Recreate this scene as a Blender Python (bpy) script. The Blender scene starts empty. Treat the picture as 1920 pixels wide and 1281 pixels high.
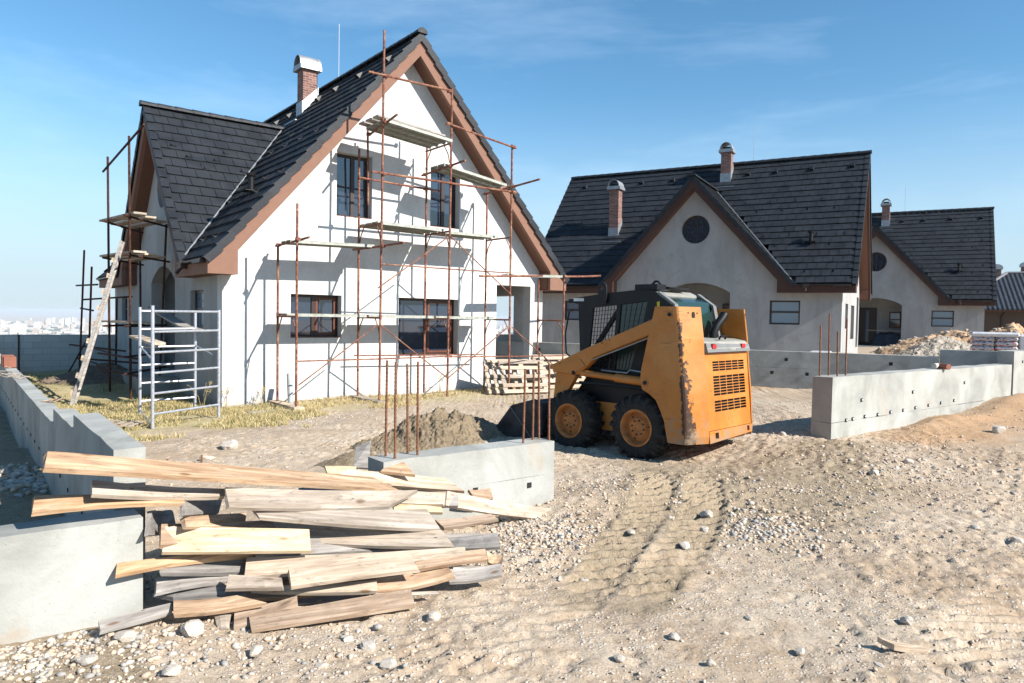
import bpy, bmesh, math, random
import numpy as np
from mathutils import Vector, Matrix, noise as mnoise
from mathutils.geometry import tessellate_polygon
PI = math.pi
rnd = random.Random(7)
sc = bpy.context.scene
COL = sc.collection

# ------------------------------------------------------------------ survey helpers
# The plot was surveyed from the photograph: rays through photo pixels are cut with real wall,
# fence and ground planes, and what comes back are positions in metres.
FPX, PITCH, ROLL, EYE = 1344.3, .033, .0176, 1.65

def ray(u, v):
    a = u - 960; b = v - 640.5
    x = a*math.cos(ROLL) + b*math.sin(ROLL); y = -a*math.sin(ROLL) + b*math.cos(ROLL)
    d = (x/FPX, 1, -y/FPX)
    return Vector((d[0], math.cos(PITCH) + d[2]*math.sin(PITCH), -math.sin(PITCH) + d[2]*math.cos(PITCH)))
EYEV = Vector((0, 0, EYE))

class Fr:
    def __init__(s, o, ang):
        s.o = Vector(o); s.ang = ang
        s.ex = Vector((math.cos(ang), math.sin(ang), 0)); s.ey = Vector((-math.sin(ang), math.cos(ang), 0))
    def w(s, x, y, z=0): return s.o + s.ex*x + s.ey*y + Vector((0, 0, z))
    def loc(s, P):
        d = Vector(P) - s.o; return Vector((d.dot(s.ex), d.dot(s.ey), d.z))
    def Y(s, u, v, y=0):
        r = ray(u, v); t = ((s.o - EYEV).dot(s.ey) + y)/r.dot(s.ey); return s.loc(EYEV + r*t)
    def Z(s, u, v, z=0):
        r = ray(u, v); t = (s.o.z + z - EYE)/r.z; return s.loc(EYEV + r*t)
WF = Fr((0, 0, 0), 0)
H1 = Fr((-5.845, 14.44, 0), .6631)          # house with the scaffolding; the plot fences are parallel to it
_h2 = Fr((EYE*0 + 12.862*.915, 24.7, 0), -.5141)
H2 = Fr(_h2.w(-.44, .46, .32), -.5141 + PI/2)
_h3 = Fr((26.893*.942, 40*.942, 0), -.5189)
H3 = Fr(_h3.w(-.44, .46, .32), -.5189 + PI/2)

# ------------------------------------------------------------------ tagging
def tag(o, label=None, cat=None, group=None, kind=None):
    if label: o['label'] = label
    if cat: o['category'] = cat
    if group: o['group'] = group
    if kind: o['kind'] = kind
    return o
def empty(name, loc, rz, label, cat, group=None):
    o = bpy.data.objects.new(name, None); COL.objects.link(o)
    o.location = loc; o.rotation_euler = (0, 0, rz); o.empty_display_size = .2
    return tag(o, label, cat, group)
def copy_tree(o, parent=None):
    c = o.copy(); COL.objects.link(c); c.parent = parent
    for ch in list(o.children): copy_tree(ch, c)
    return c

# ------------------------------------------------------------------ mesh builder
class MB:
    def __init__(s): s.v = []; s.f = []; s.mi = []
    def add(s, vs, fs, m=0):
        n = len(s.v); s.v += [tuple(p) for p in vs]; s.f += [tuple(i + n for i in f) for f in fs]; s.mi += [m]*len(fs); return s
    def box(s, x0, x1, y0, y1, z0, z1, m=0):
        return s.add([(x0,y0,z0),(x1,y0,z0),(x1,y1,z0),(x0,y1,z0),(x0,y0,z1),(x1,y0,z1),(x1,y1,z1),(x0,y1,z1)],
                     [(0,3,2,1),(4,5,6,7),(0,1,5,4),(1,2,6,5),(2,3,7,6),(3,0,4,7)], m)
    def beam(s, p, q, w, h, up=(0, 0, 1), m=0):
        p = Vector(p); q = Vector(q); d = (q - p).normalized(); up = Vector(up)
        if abs(d.dot(up)) > .98: up = Vector((1, 0, 0))
        a = d.cross(up).normalized(); b = a.cross(d).normalized()
        vs = [P + a*(i*w/2) + b*(j*h/2) for P in (p, q) for i, j in ((-1,-1),(1,-1),(1,1),(-1,1))]
        return s.add(vs, [(0,1,2,3),(7,6,5,4),(0,4,5,1),(1,5,6,2),(2,6,7,3),(3,7,4,0)], m)
    def tube(s, pts, r, n=10, m=0, cap=True):
        pts = [Vector(p) for p in pts]; k = len(pts)
        rs = r if isinstance(r, (list, tuple)) else [r]*k
        vs = []; prev = None
        for i, p in enumerate(pts):
            d = (pts[min(i+1, k-1)] - pts[max(i-1, 0)]).normalized()
            if prev is None:
                a = d.orthogonal().normalized()
            else:
                a = (prev - d*prev.dot(d)).normalized()
            prev = a; b = d.cross(a)
            for j in range(n):
                t = 2*PI*j/n; vs.append(p + (a*math.cos(t) + b*math.sin(t))*rs[i])
        fs = []
        for i in range(k-1):
            for j in range(n):
                fs.append((i*n+j, i*n+(j+1)%n, (i+1)*n+(j+1)%n, (i+1)*n+j))
        if cap: fs += [tuple(range(n-1, -1, -1)), tuple((k-1)*n + j for j in range(n))]
        return s.add(vs, fs, m)
    def prism(s, loops, fn, depth, m=0):
        """loops: outer 2-D outline and hole outlines; fn(a, b, t) -> 3-D; t runs 0..depth"""
        flat = [p for L in loops for p in L]
        tris = tessellate_polygon([[Vector((p[0], p[1], 0)) for p in L] for L in loops])
        n = len(flat); vs = [fn(a, b, 0) for a, b in flat] + [fn(a, b, depth) for a, b in flat]
        fs = []
        for t in tris: fs.append(tuple(t)); fs.append(tuple(i + n for i in reversed(t)))
        o = 0
        for L in loops:
            k = len(L)
            for i in range(k):
                j = (i+1) % k; fs.append((o+i, o+j, o+j+n, o+i+n))
            o += k
        return s.add(vs, fs, m)
    def build(s, name, mat, parent=None, smooth=False, bevel=0, fix=True, loc=None):
        me = bpy.data.meshes.new(name); me.from_pydata([tuple(v) for v in s.v], [], s.f)
        mats = mat if isinstance(mat, (list, tuple)) else [mat]
        for m_ in mats: me.materials.append(m_)
        if len(mats) > 1: me.polygons.foreach_set('material_index', s.mi)
        if fix or bevel:
            bm = bmesh.new(); bm.from_mesh(me)
            if fix: bmesh.ops.recalc_face_normals(bm, faces=bm.faces)
            if bevel:
                bmesh.ops.remove_doubles(bm, verts=bm.verts, dist=1e-5)
                bmesh.ops.bevel(bm, geom=[e for e in bm.edges if len(e.link_faces) == 2 and e.calc_face_angle(0) > .5], offset=bevel, segments=1, affect='EDGES')
            bm.to_mesh(me); bm.free()
        if smooth:
            me.polygons.foreach_set('use_smooth', [True]*len(me.polygons))
            try: me.set_sharp_from_angle(angle=math.radians(38))
            except Exception: pass
        me.update()
        o = bpy.data.objects.new(name, me); COL.objects.link(o); o.parent = parent
        if loc: o.location = loc
        return o
def circ(cx, cy, r, n=28, a0=0): return [(cx + r*math.cos(a0 + 2*PI*i/n), cy + r*math.sin(a0 + 2*PI*i/n)) for i in range(n)]
def rect(a, b, c, d): return [(a, c), (b, c), (b, d), (a, d)]
def fXZ(y0, s=1): return lambda a, b, t: (a, y0 + s*t, b)
def fYZ(x0, s=1): return lambda a, b, t: (x0 + s*t, a, b)

# ------------------------------------------------------------------ materials
ALB = .78      # all paint and earth albedos share one calibration
class NT:
    def __init__(s, name):
        s.m = bpy.data.materials.new(name); s.m.use_nodes = True; s.t = s.m.node_tree
        s.n = s.t.nodes; s.l = s.t.links; s.b = s.n['Principled BSDF']
        s.co = s.n.new('ShaderNodeTexCoord')
    def node(s, typ, **kw):
        o = s.n.new(typ)
        for k, v in kw.items():
            if k in o.inputs: o.inputs[k].default_value = v
            else: setattr(o, k, v)
        return o
    def coord(s, scale=(1, 1, 1), out='Object', off=None):
        mp = s.n.new('ShaderNodeMapping'); mp.inputs['Scale'].default_value = scale
        s.l.new(s.co.outputs[out], mp.inputs['Vector'])
        if off is not None:
            oi = s.n.new('ShaderNodeObjectInfo'); mu = s.n.new('ShaderNodeVectorMath'); mu.operation = 'SCALE'
            cb = s.n.new('ShaderNodeCombineXYZ')
            for i in range(3): s.l.new(oi.outputs['Random'], cb.inputs[i])
            s.l.new(cb.outputs[0], mu.inputs[0]); mu.inputs['Scale'].default_value = off
            s.l.new(mu.outputs[0], mp.inputs['Location'])
        return mp.outputs[0]
    def noise(s, vec, scale=5., detail=5., rough=.55, dist=0.):
        o = s.node('ShaderNodeTexNoise'); o.inputs['Scale'].default_value = scale; o.inputs['Detail'].default_value = detail
        o.inputs['Roughness'].default_value = rough; o.inputs['Distortion'].default_value = dist
        s.l.new(vec, o.inputs['Vector']); return o.outputs['Fac']
    def ramp(s, fac, stops):
        r = s.n.new('ShaderNodeValToRGB'); e = r.color_ramp.elements
        while len(e) < len(stops): e.new(.5)
        for i, (p, c) in enumerate(stops):
            e[i].position = p; e[i].color = (*(x*ALB for x in c), 1) if isinstance(c, tuple) else (c, c, c, 1)
        s.l.new(fac, r.inputs[0]); return r.outputs[0]
    def mix(s, fac, a, b, mode='MIX'):
        o = s.n.new('ShaderNodeMix'); o.data_type = 'RGBA'; o.blend_type = mode
        for i, x in ((0, fac), (6, a), (7, b)):
            if isinstance(x, (int, float)): o.inputs[i].default_value = x
            elif isinstance(x, tuple): o.inputs[i].default_value = (*(q*ALB for q in x), 1)
            else: s.l.new(x, o.inputs[i])
        return o.outputs[2]
    def math(s, op, a, b=0.):
        o = s.n.new('ShaderNodeMath'); o.operation = op
        for i, x in ((0, a), (1, b)):
            if isinstance(x, (int, float)): o.inputs[i].default_value = x
            else: s.l.new(x, o.inputs[i])
        return o.outputs[0]
    def set(s, color=None, rough=.8, metal=0., spec=.3):
        if color is not None:
            if isinstance(color, tuple): s.b.inputs['Base Color'].default_value = (*color, 1)
            else: s.l.new(color, s.b.inputs['Base Color'])
        if isinstance(rough, (int, float)): s.b.inputs['Roughness'].default_value = rough
        else: s.l.new(rough, s.b.inputs['Roughness'])
        s.b.inputs['Metallic'].default_value = metal; s.b.inputs['Specular IOR Level'].default_value = spec
        return s
    def bump(s, h, strength=.3, dist=.02):
        o = s.n.new('ShaderNodeBump'); o.inputs['Strength'].default_value = strength; o.inputs['Distance'].default_value = dist
        s.l.new(h, o.inputs['Height']); s.l.new(o.outputs[0], s.b.inputs['Normal']); return s

def m_simple(name, c, rough=.6, metal=0., spec=.3, var=.15, scale=8., bump=.1, bs=60.):
    t = NT(name); n = t.noise(t.coord(), scale)
    lo = tuple(x*(1 - var) for x in c); hi = tuple(min(1, x*(1 + var)) for x in c)
    t.set(t.ramp(n, [(.3, lo), (.7, hi)]), rough, metal, spec)
    if bump: t.bump(t.noise(t.coord(), bs, 3), bump, .01)
    return t.m

def m_plaster(name='plaster', k=1., dirt=.35):
    t = NT(name); v = t.coord()
    big = t.noise(v, .7, 6, .6, .6); fine = t.noise(v, 14, 5, .6)
    streak = t.noise(t.coord((1.6, 1.6, .3)), 1.4, 6, .6, .6)
    c = t.ramp(big, [(.3, (.60*k, .595*k, .58*k)), (.55, (.72*k, .715*k, .70*k)), (.75, (.78*k, .775*k, .76*k))])
    c = t.mix(t.ramp(streak, [(.45, 0.), (.75, dirt)]), c, (.38*k, .375*k, .36*k))
    blot = t.noise(v, 1.9, 7, .7, 1.2)
    c = t.mix(t.ramp(blot, [(.56, 0.), (.62, dirt*.8)]), c, (.5*k, .495*k, .48*k))
    c = t.mix(t.ramp(fine, [(.35, .25), (.6, 0.)]), c, (.42, .415, .40))
    sx = t.n.new('ShaderNodeSeparateXYZ'); t.l.new(t.co.outputs['Object'], sx.inputs[0])
    spl = t.math('ADD', t.math('MULTIPLY', sx.outputs[2], 1.6), t.math('MULTIPLY', t.noise(v, 3.5, 6, .7), 1.1))
    c = t.mix(t.ramp(spl, [(.12, .6), (.42, 0.)]), c, (.42*k, .34*k, .26*k))      # soil splashed up the foot of the wall
    t.set(c, .9, 0, .15)
    return t.bump(t.noise(v, 45, 6, .7), .35, .012).m
def m_concrete():
    t = NT('concrete'); v = t.coord()
    big = t.noise(v, 1.6, 7, .62, .5)
    c = t.ramp(big, [(.28, (.28, .28, .26)), (.5, (.42, .42, .39)), (.72, (.54, .54, .51))])
    st = t.noise(t.coord((3, 3, .4)), 2.2, 6, .65)
    c = t.mix(t.ramp(st, [(.55, 0.), (.75, .45)]), c, (.33, .315, .28))
    rust = t.noise(v, 1.1, 4, .6, 1.)
    c = t.mix(t.ramp(rust, [(.66, 0.), (.76, .35)]), c, (.45, .27, .12))
    vor = t.node('ShaderNodeTexVoronoi', Scale=34.); t.l.new(v, vor.inputs['Vector'])
    pit = t.ramp(vor.outputs['Distance'], [(.04, 1.), (.1, 0.)])
    sel = t.ramp(t.noise(v, 5, 2), [(.5, 0.), (.62, 1.)])
    pitm = t.math('MULTIPLY', pit, sel)
    c = t.mix(pitm, c, (.14, .13, .12))
    t.set(c, .9, 0, .15)
    h = t.math('SUBTRACT', t.noise(v, 22, 6, .7), pitm)
    return t.bump(h, .4, .012).m
def m_wood(name, a, b, c, grain=1.):
    t = NT(name); v = t.coord((1.2, 14, 14), off=37.)
    g = t.noise(v, 2.2, 6, .62, .8)
    w = t.noise(t.coord((.5, 5, 5), off=11.), 1.5, 3, .5, 2.)
    col = t.ramp(g, [(.3, a), (.5, b), (.7, c)])
    col = t.mix(t.ramp(w, [(.35, .55), (.6, 0.)]), col, tuple(x*.62 for x in a), 'MIX')
    kn = t.node('ShaderNodeTexVoronoi', Scale=1.); t.l.new(t.coord((2.6, 7, 7), off=23.), kn.inputs['Vector'])
    col = t.mix(t.ramp(kn.outputs['Distance'], [(.05, .8), (.12, 0.)]), col, (.16, .085, .04))
    dirt_ = t.noise(t.coord((4, 9, 9), off=71.), 2.5, 7, .75)
    col = t.mix(t.ramp(dirt_, [(.56, 0.), (.66, .55)]), col, (.16, .125, .10))
    nl = t.node('ShaderNodeTexVoronoi', Scale=1.); t.l.new(t.coord((3.1, 11, 11), off=19.), nl.inputs['Vector'])
    col = t.mix(t.ramp(nl.outputs['Distance'], [(.035, .9), (.05, 0.)]), col, (.03, .02, .015))
    stn = t.noise(t.coord((1.5, 2.5, 2.5), off=51.), 1.8, 5, .6, .6)
    col = t.mix(t.ramp(stn, [(.56, 0.), (.72, .5)]), col, tuple(x*.55 for x in b))
    oi = t.n.new('ShaderNodeObjectInfo')
    hs = t.n.new('ShaderNodeHueSaturation'); t.l.new(col, hs.inputs['Color'])
    t.l.new(t.math('ADD', t.math('MULTIPLY', oi.outputs['Random'], .4), .82), hs.inputs['Value'])
    t.l.new(t.math('ADD', t.math('MULTIPLY', oi.outputs['Random'], .35), .85), hs.inputs['Saturation'])
    t.set(hs.outputs[0], .82, 0, .15)
    return t.bump(t.noise(t.coord((2, 60, 60), off=37.), 3., 4, .7), .4*grain, .006).m
def m_rust():
    t = NT('rusty_steel'); v = t.coord()
    n = t.noise(v, 16, 6, .7); z = t.noise(v, 3.2, 4, .6)
    c = t.ramp(n, [(.3, (.10, .032, .022)), (.5, (.22, .08, .052)), (.62, (.36, .17, .115)), (.72, (.6, .5, .43))])
    c = t.mix(t.ramp(z, [(.5, 0.), (.7, .6)]), c, (.5, .3, .17))
    t.set(c, .75, .15, .3); return t.bump(n, .3, .004).m
def m_rust2():
    t = NT('dirty_shaded_steel'); n = t.noise(t.coord(), 12, 6, .7)  # darker copy of the rusty steel: dirt plus left-side shade put into the colour
    t.set(t.ramp(n, [(.35, (.035, .018, .014)), (.6, (.10, .045, .03)), (.75, (.25, .12, .08))]), .8, .1, .2); return t.m
def m_tile():
    t = NT('roof_tile'); v = t.coord()
    n = t.noise(v, 2.3, 5, .6); f = t.noise(v, 30, 4, .6)
    c = t.ramp(n, [(.3, (.011, .0135, .018)), (.7, (.024, .028, .035))])
    c = t.mix(t.ramp(f, [(.64, 0.), (.8, .25)]), c, (.10, .105, .11))
    vo = t.node('ShaderNodeTexVoronoi', Scale=2.9); t.l.new(v, vo.inputs['Vector']); sp = t.n.new('ShaderNodeSeparateColor'); t.l.new(vo.outputs['Color'], sp.inputs[0])
    c = t.mix(t.math('MULTIPLY', sp.outputs[0], .45), c, (.042, .047, .056))
    t.set(c, t.ramp(f, [(.3, .5), (.7, .72)]), 0, .3); return t.bump(f, .25, .008).m
def m_orange(tower=False):
    t = NT('orange_paint_worn' if tower else 'orange_paint'); v = t.coord()
    n = t.noise(v, 3.5, 5, .6)
    c = t.ramp(n, [(.3, (.50, .165, .022)), (.7, (.63, .24, .04))])
    pale = t.noise(v, 1.3, 5, .65, .4)
    c = t.mix(t.ramp(pale, [(.5, 0.), (.72, .4)]), c, (.62, .38, .16))
    chip = t.noise(v, 21, 5, .65)
    c = t.mix(t.ramp(chip, [(.66, 0.), (.69, .9)]), c, (.09, .05, .035))
    if tower:
        sx = t.n.new('ShaderNodeSeparateXYZ'); t.l.new(t.co.outputs['Object'], sx.inputs[0])
        X, Y, Z = sx.outputs
        # rubbed black strip along the rear corner: |x - xc(z)| small
        xc = t.math('ADD', t.math('MULTIPLY', t.math('SUBTRACT', Z, 1.82), .107), -.52)
        d = t.math('ABSOLUTE', t.math('SUBTRACT', X, xc))
        wob = t.math('MULTIPLY', t.noise(t.coord((1, 1, 1.)), 13, 6, .75), .17)
        low = t.math('MULTIPLY', t.math('SUBTRACT', 1.3, Z), .035)
        mk = t.math('LESS_THAN', t.math('SUBTRACT', d, low), t.math('SUBTRACT', wob, .068))
        side = t.math('GREATER_THAN', Y, -.14)
        c = t.mix(t.math('MULTIPLY', t.math('MULTIPLY', mk, side), .93), c, (.022, .014, .013))
        scr = t.noise(t.coord((1.7, 2, 30)), 2.1, 5, .6, .35)
        sm = t.math('MULTIPLY', t.ramp(scr, [(.625, 0.), (.635, 1.), (.66, 1.), (.67, 0.)]), t.ramp(t.noise(v, 2.4, 3), [(.42, 0.), (.56, .8)]))
        c = t.mix(t.math('MULTIPLY', sm, side), c, (.06, .03, .02))
        gr = t.ramp(t.math('MULTIPLY', t.noise(v, 9, 5, .7), t.math('SUBTRACT', 1.25, Z)), [(.36, 0.), (.52, .75)])
        c = t.mix(gr, c, (.33, .25, .17))
    t.set(c, .42, 0, .4); return t.bump(t.noise(v, 6, 4), .08, .02).m
def m_glass(name, c, rough=.04, spec=1., metal=0.):
    t = NT(name); t.set(c, rough, metal, spec)
    t.b.inputs['IOR'].default_value = 1.6
    return t.bump(t.noise(t.coord(), 1.1, 2), .12, .03).m
def m_ground():
    t = NT('earth'); v = t.coord(); attr = t.n.new('ShaderNodeVertexColor'); attr.layer_name = 'zone'
    sp = t.n.new('ShaderNodeSeparateColor'); t.l.new(attr.outputs[0], sp.inputs[0])
    a = t.noise(v, .8, 7, .65, .5); b = t.noise(v, 7, 7, .7); f = t.noise(v, 42, 6, .75)
    c = t.ramp(a, [(.3, (.45, .34, .24)), (.5, (.58, .462, .345)), (.7, (.68, .575, .45))])
    c = t.mix(t.ramp(b, [(.36, .6), (.52, 0.)]), c, (.42, .30, .195))
    c = t.mix(t.ramp(f, [(.38, .7), (.5, 0.)]), c, (.30, .215, .14))
    vor = t.node('ShaderNodeTexVoronoi', Scale=38.); t.l.new(v, vor.inputs['Vector'])
    peb = t.math('MULTIPLY', t.ramp(vor.outputs['Distance'], [(.22, 1.), (.34, 0.)]), t.ramp(t.noise(v, 3.1, 4, .6), [(.42, 0.), (.6, 1.)]))
    c = t.mix(peb, c, (.74, .68, .6))
    c = t.mix(sp.outputs[0], c, t.ramp(f, [(.3, (.20, .15, .095)), (.7, (.46, .37, .26))]))       # R: damp sandy earth, plus shade painted beside the left side wall
    c = t.mix(sp.outputs[1], c, t.ramp(f, [(.3, (.38, .21, .10)), (.7, (.62, .42, .26))]))     # G: ochre clay
    c = t.mix(sp.outputs[2], c, t.ramp(b, [(.3, (.33, .27, .12)), (.7, (.58, .50, .28))]))     # B: straw
    t.set(c, .95, 0, .1)
    h = t.math('ADD', t.math('ADD', t.math('MULTIPLY', f, .6), b), t.math('MULTIPLY', peb, .5))
    return t.bump(h, .8, .016).m
def m_brick():
    t = NT('chimney_brick')
    v = t.coord(); br = t.node('ShaderNodeTexBrick')
    br.inputs['Scale'].default_value = 1.; br.inputs['Brick Width'].default_value = .2; br.inputs['Row Height'].default_value = .065
    br.inputs['Mortar Size'].default_value = .006
    br.inputs['Color1'].default_value = (.12, .05, .04, 1); br.inputs['Color2'].default_value = (.24, .12, .095, 1); br.inputs['Mortar'].default_value = (.3, .25, .22, 1)
    # wrap bricks round the stack: u = x + y, v = z
    sx = t.n.new('ShaderNodeSeparateXYZ'); t.l.new(v, sx.inputs[0]); cb = t.n.new('ShaderNodeCombineXYZ')
    t.l.new(t.math('ADD', sx.outputs[0], sx.outputs[1]), cb.inputs[0]); t.l.new(sx.outputs[2], cb.inputs[1])
    t.l.new(cb.outputs[0], br.inputs['Vector'])
    t.set(br.outputs['Color'], .85); return t.bump(br.outputs['Fac'], -.3, .01).m
def m_block():
    t = NT('concrete_block'); v = t.coord(); br = t.node('ShaderNodeTexBrick')
    br.inputs['Scale'].default_value = 1.; br.inputs['Brick Width'].default_value = .5; br.inputs['Row Height'].default_value = .2
    br.inputs['Mortar Size'].default_value = .008
    br.inputs['Color1'].default_value = (.42, .43, .40, 1); br.inputs['Color2'].default_value = (.50, .50, .47, 1); br.inputs['Mortar'].default_value = (.3, .3, .28, 1)
    sx = t.n.new('ShaderNodeSeparateXYZ'); t.l.new(v, sx.inputs[0]); cb = t.n.new('ShaderNodeCombineXYZ')
    t.l.new(sx.outputs[0], cb.inputs[0]); t.l.new(sx.outputs[2], cb.inputs[1]); t.l.new(cb.outputs[0], br.inputs['Vector'])
    c = t.mix(t.ramp(t.noise(v, 2, 5, .6), [(.4, 0.), (.7, .5)]), br.outputs['Color'], (.62, .61, .58))
    t.set(c, .9); return t.bump(br.outputs['Fac'], -.4, .01).m

M = dict(
    plaster=m_plaster('plaster', 1.05, .22), render2=m_plaster('grey_render', .66, .5), concrete=m_concrete(), rust=m_rust(), rust2=m_rust2(), tile=m_tile(), ground=m_ground(), brick=m_brick(), block=m_block(),
    fascia=m_simple('brown_fascia', (.26, .14, .098), .8, var=.06, bump=.25, bs=90),
    fascia2=m_simple('dark_brown_fascia', (.085, .043, .033), .8, var=.08, bump=.25, bs=90),
    soffit=m_simple('brown_soffit', (.18, .085, .055), .85, var=.06),
    frame=m_simple('window_frame_brown', (.035, .016, .012), .4, spec=.5, bump=0),
    sash=m_simple('red_brown_sash', (.16, .055, .03), .45, bump=0),
    glass=m_glass('window_glass', (.02, .03, .05)),
    bluepane=m_glass('film_glass', (.10, .15, .21), .12),
    cab_glass=m_glass('green_cab_glass', (.012, .035, .032), .18, .4),
    zinc=m_simple('zinc_sheet', (.42, .44, .46), .5, .6, var=.2),
    steel=m_simple('galvanised_tube', (.55, .57, .62), .45, .55, var=.2, scale=25),
    deck=m_simple('steel_deck', (.42, .43, .38), .6, .35, var=.25, scale=12),
    black=m_simple('black_paint', (.009, .009, .011), .45, spec=.28, var=.3),
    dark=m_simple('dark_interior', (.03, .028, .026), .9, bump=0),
    grey=m_simple('grey_plastic', (.20, .205, .2), .55, var=.1),
    hood=m_simple('dusty_grey_hood', (.33, .32, .285), .7, var=.15),
    orange=m_orange(), tower=m_orange(True),
    rubber=m_simple('tyre_rubber', (.028, .027, .026), .85, var=.5, scale=14, bump=.4),
    rimp=m_simple('rim_paint', (.50, .20, .06), .7, var=.3, scale=12),
    bucket=m_simple('bucket_steel', (.05, .05, .055), .6, .3, var=.5, scale=6),
    red=m_simple('red_lamp', (.5, .03, .04), .3, bump=0), white=m_simple('white_plastic', (.78, .78, .76), .5, bump=0),
    yellow=m_simple('yellow_sticker', (.75, .6, .03), .5, bump=0),
    wood=m_wood('sawn_timber', (.36, .22, .135), (.58, .405, .27), (.74, .57, .42)),
    newwood=m_wood('new_pine', (.66, .49, .30), (.80, .62, .40), (.86, .70, .49), .5),
    greywood=m_wood('weathered_timber', (.25, .22, .2), (.40, .37, .34), (.52, .49, .46)),
    palewood=m_wood('pale_timber', (.42, .32, .24), (.62, .51, .40), (.76, .66, .55)),
    stone=None, blue=m_simple('blue_plastic', (.12, .3, .62), .5), redbrick=m_simple('red_clay', (.30, .12, .08), .85),
    film=m_simple('plastic_film', (.7, .7, .72), .25, spec=.6), pvc=m_simple('grey_pvc', (.38, .4, .4), .5),
    plastic=m_simple('dark_tarpaulin', (.03, .035, .045), .35, bump=.4, bs=12), rebar=m_simple('rebar_steel', (.25, .11, .06), .8, .1, var=.4, scale=30),
)
def m_stone():
    t = NT('limestone'); oi = t.n.new('ShaderNodeObjectInfo'); v = t.coord()
    n = t.noise(v, 6, 5, .65)
    c = t.ramp(n, [(.3, (.48, .40, .32)), (.5, (.62, .55, .47)), (.7, (.76, .70, .62))])
    t.set(c, .92, 0, .1); return t.bump(t.noise(v, 30, 5, .7), .5, .01).m
M['stone'] = m_stone()

# ------------------------------------------------------------------ ground
CP = [(0,-.3,-.31),(1,-.9,-.25),(2.9,-1,-.22),(4.7,-1,-.22),(6.3,-1,-.2),(8.2,-1,-.15),(-1.7,-2,-.3),(-1.4,.3,-.3),(-1.3,3,-.3),
      (-1.4,7,-.25),(-.5,5,-.15),(-2.7,2,-.3),(-3,-3,-.22),(-2.6,-7,-.05),(-5,-8,.02),(-4.4,-5,.02),(-5,0,.05),(-4.6,3,.12),(-5,8,.1),(2,-9.3,0),(3,-7.5,0),
      (-.1,-10.5,0),(-2,-10.8,0),(-3.8,-10.9,.03),(-6,-11,.1),(-5,-12.5,.05),(4.6,-10.5,.13),(7.4,-10.6,.27),(10.3,-10.7,.42),(7,-9.7,.1),(10.3,-9.3,.2),(-2,-13,0),(3,-14,0),(8,-15,.12),(10,-13,.3),(0,-6,-.05),
      (3,-4,-.12),(7,-5,.0),(9,-6.5,.1),(11.5,-8,.25),(12.3,-4.6,.28),(13.6,-7.4,.3),(11,-1,.15),(14,0,.3),(20,-2,.4),(16,-7,.42),(25,-8,.45),(38,-1,.45),(60,0,.45),(40,-20,.5),
      (2,-20,0),(-10,-20,0),(15,-25,.2),(-3,11,-.38),(4,14,-.3),(-9,6,0),(-10,-8,0),(30,10,.3),(60,15,.3)]
CPa = np.array(CP)
def g_base(X, Y):
    """smooth terrain height for world x, y arrays"""
    dx = X - H1.o.x; dy = Y - H1.o.y
    lx = dx*H1.ex.x + dy*H1.ex.y; ly = dx*H1.ey.x + dy*H1.ey.y
    num = np.zeros_like(lx); den = np.zeros_like(lx)
    for a, b, z in CPa:
        w = 1/((lx-a)**2 + (ly-b)**2 + .25)**1.6
        num += w*z; den += w
    z = num/den
    drop = np.clip(ly - 14.5, 0, None)
    z = z - np.clip(drop*.35, 0, 150.5)
    back = np.clip(-lx - 14, 0, None)
    return z - np.clip(back*.1, 0, 60)
def noise2(X, Y, f, seed, octs=4, gain=.5):
    """numpy value noise"""
    out = np.zeros_like(X); amp = 1.; tot = 0.
    for o in range(octs):
        r = np.random.RandomState(seed + o); tab = r.rand(257, 257)
        x = X*f + 31.7*o + 500; y = Y*f + 17.3*o + 500
        xi = np.floor(x).astype(int); yi = np.floor(y).astype(int); fx = x - xi; fy = y - yi
        fx = fx*fx*(3-2*fx); fy = fy*fy*(3-2*fy); xi %= 256; yi %= 256
        a = tab[xi, yi]; b = tab[xi+1, yi]; c = tab[xi, yi+1]; d = tab[xi+1, yi+1]
        out += amp*((a*(1-fx)+b*fx)*(1-fy) + (c*(1-fx)+d*fx)*fy - .5)*2; tot += amp; amp *= gain; f *= 2.03
    return out/tot
def locs(X, Y):
    dx = X - H1.o.x; dy = Y - H1.o.y
    return dx*H1.ex.x + dy*H1.ex.y, dx*H1.ey.x + dy*H1.ey.y
def sm(x, a, b): t = np.clip((x-a)/(b-a), 0, 1); return t*t*(3-2*t)
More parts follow.
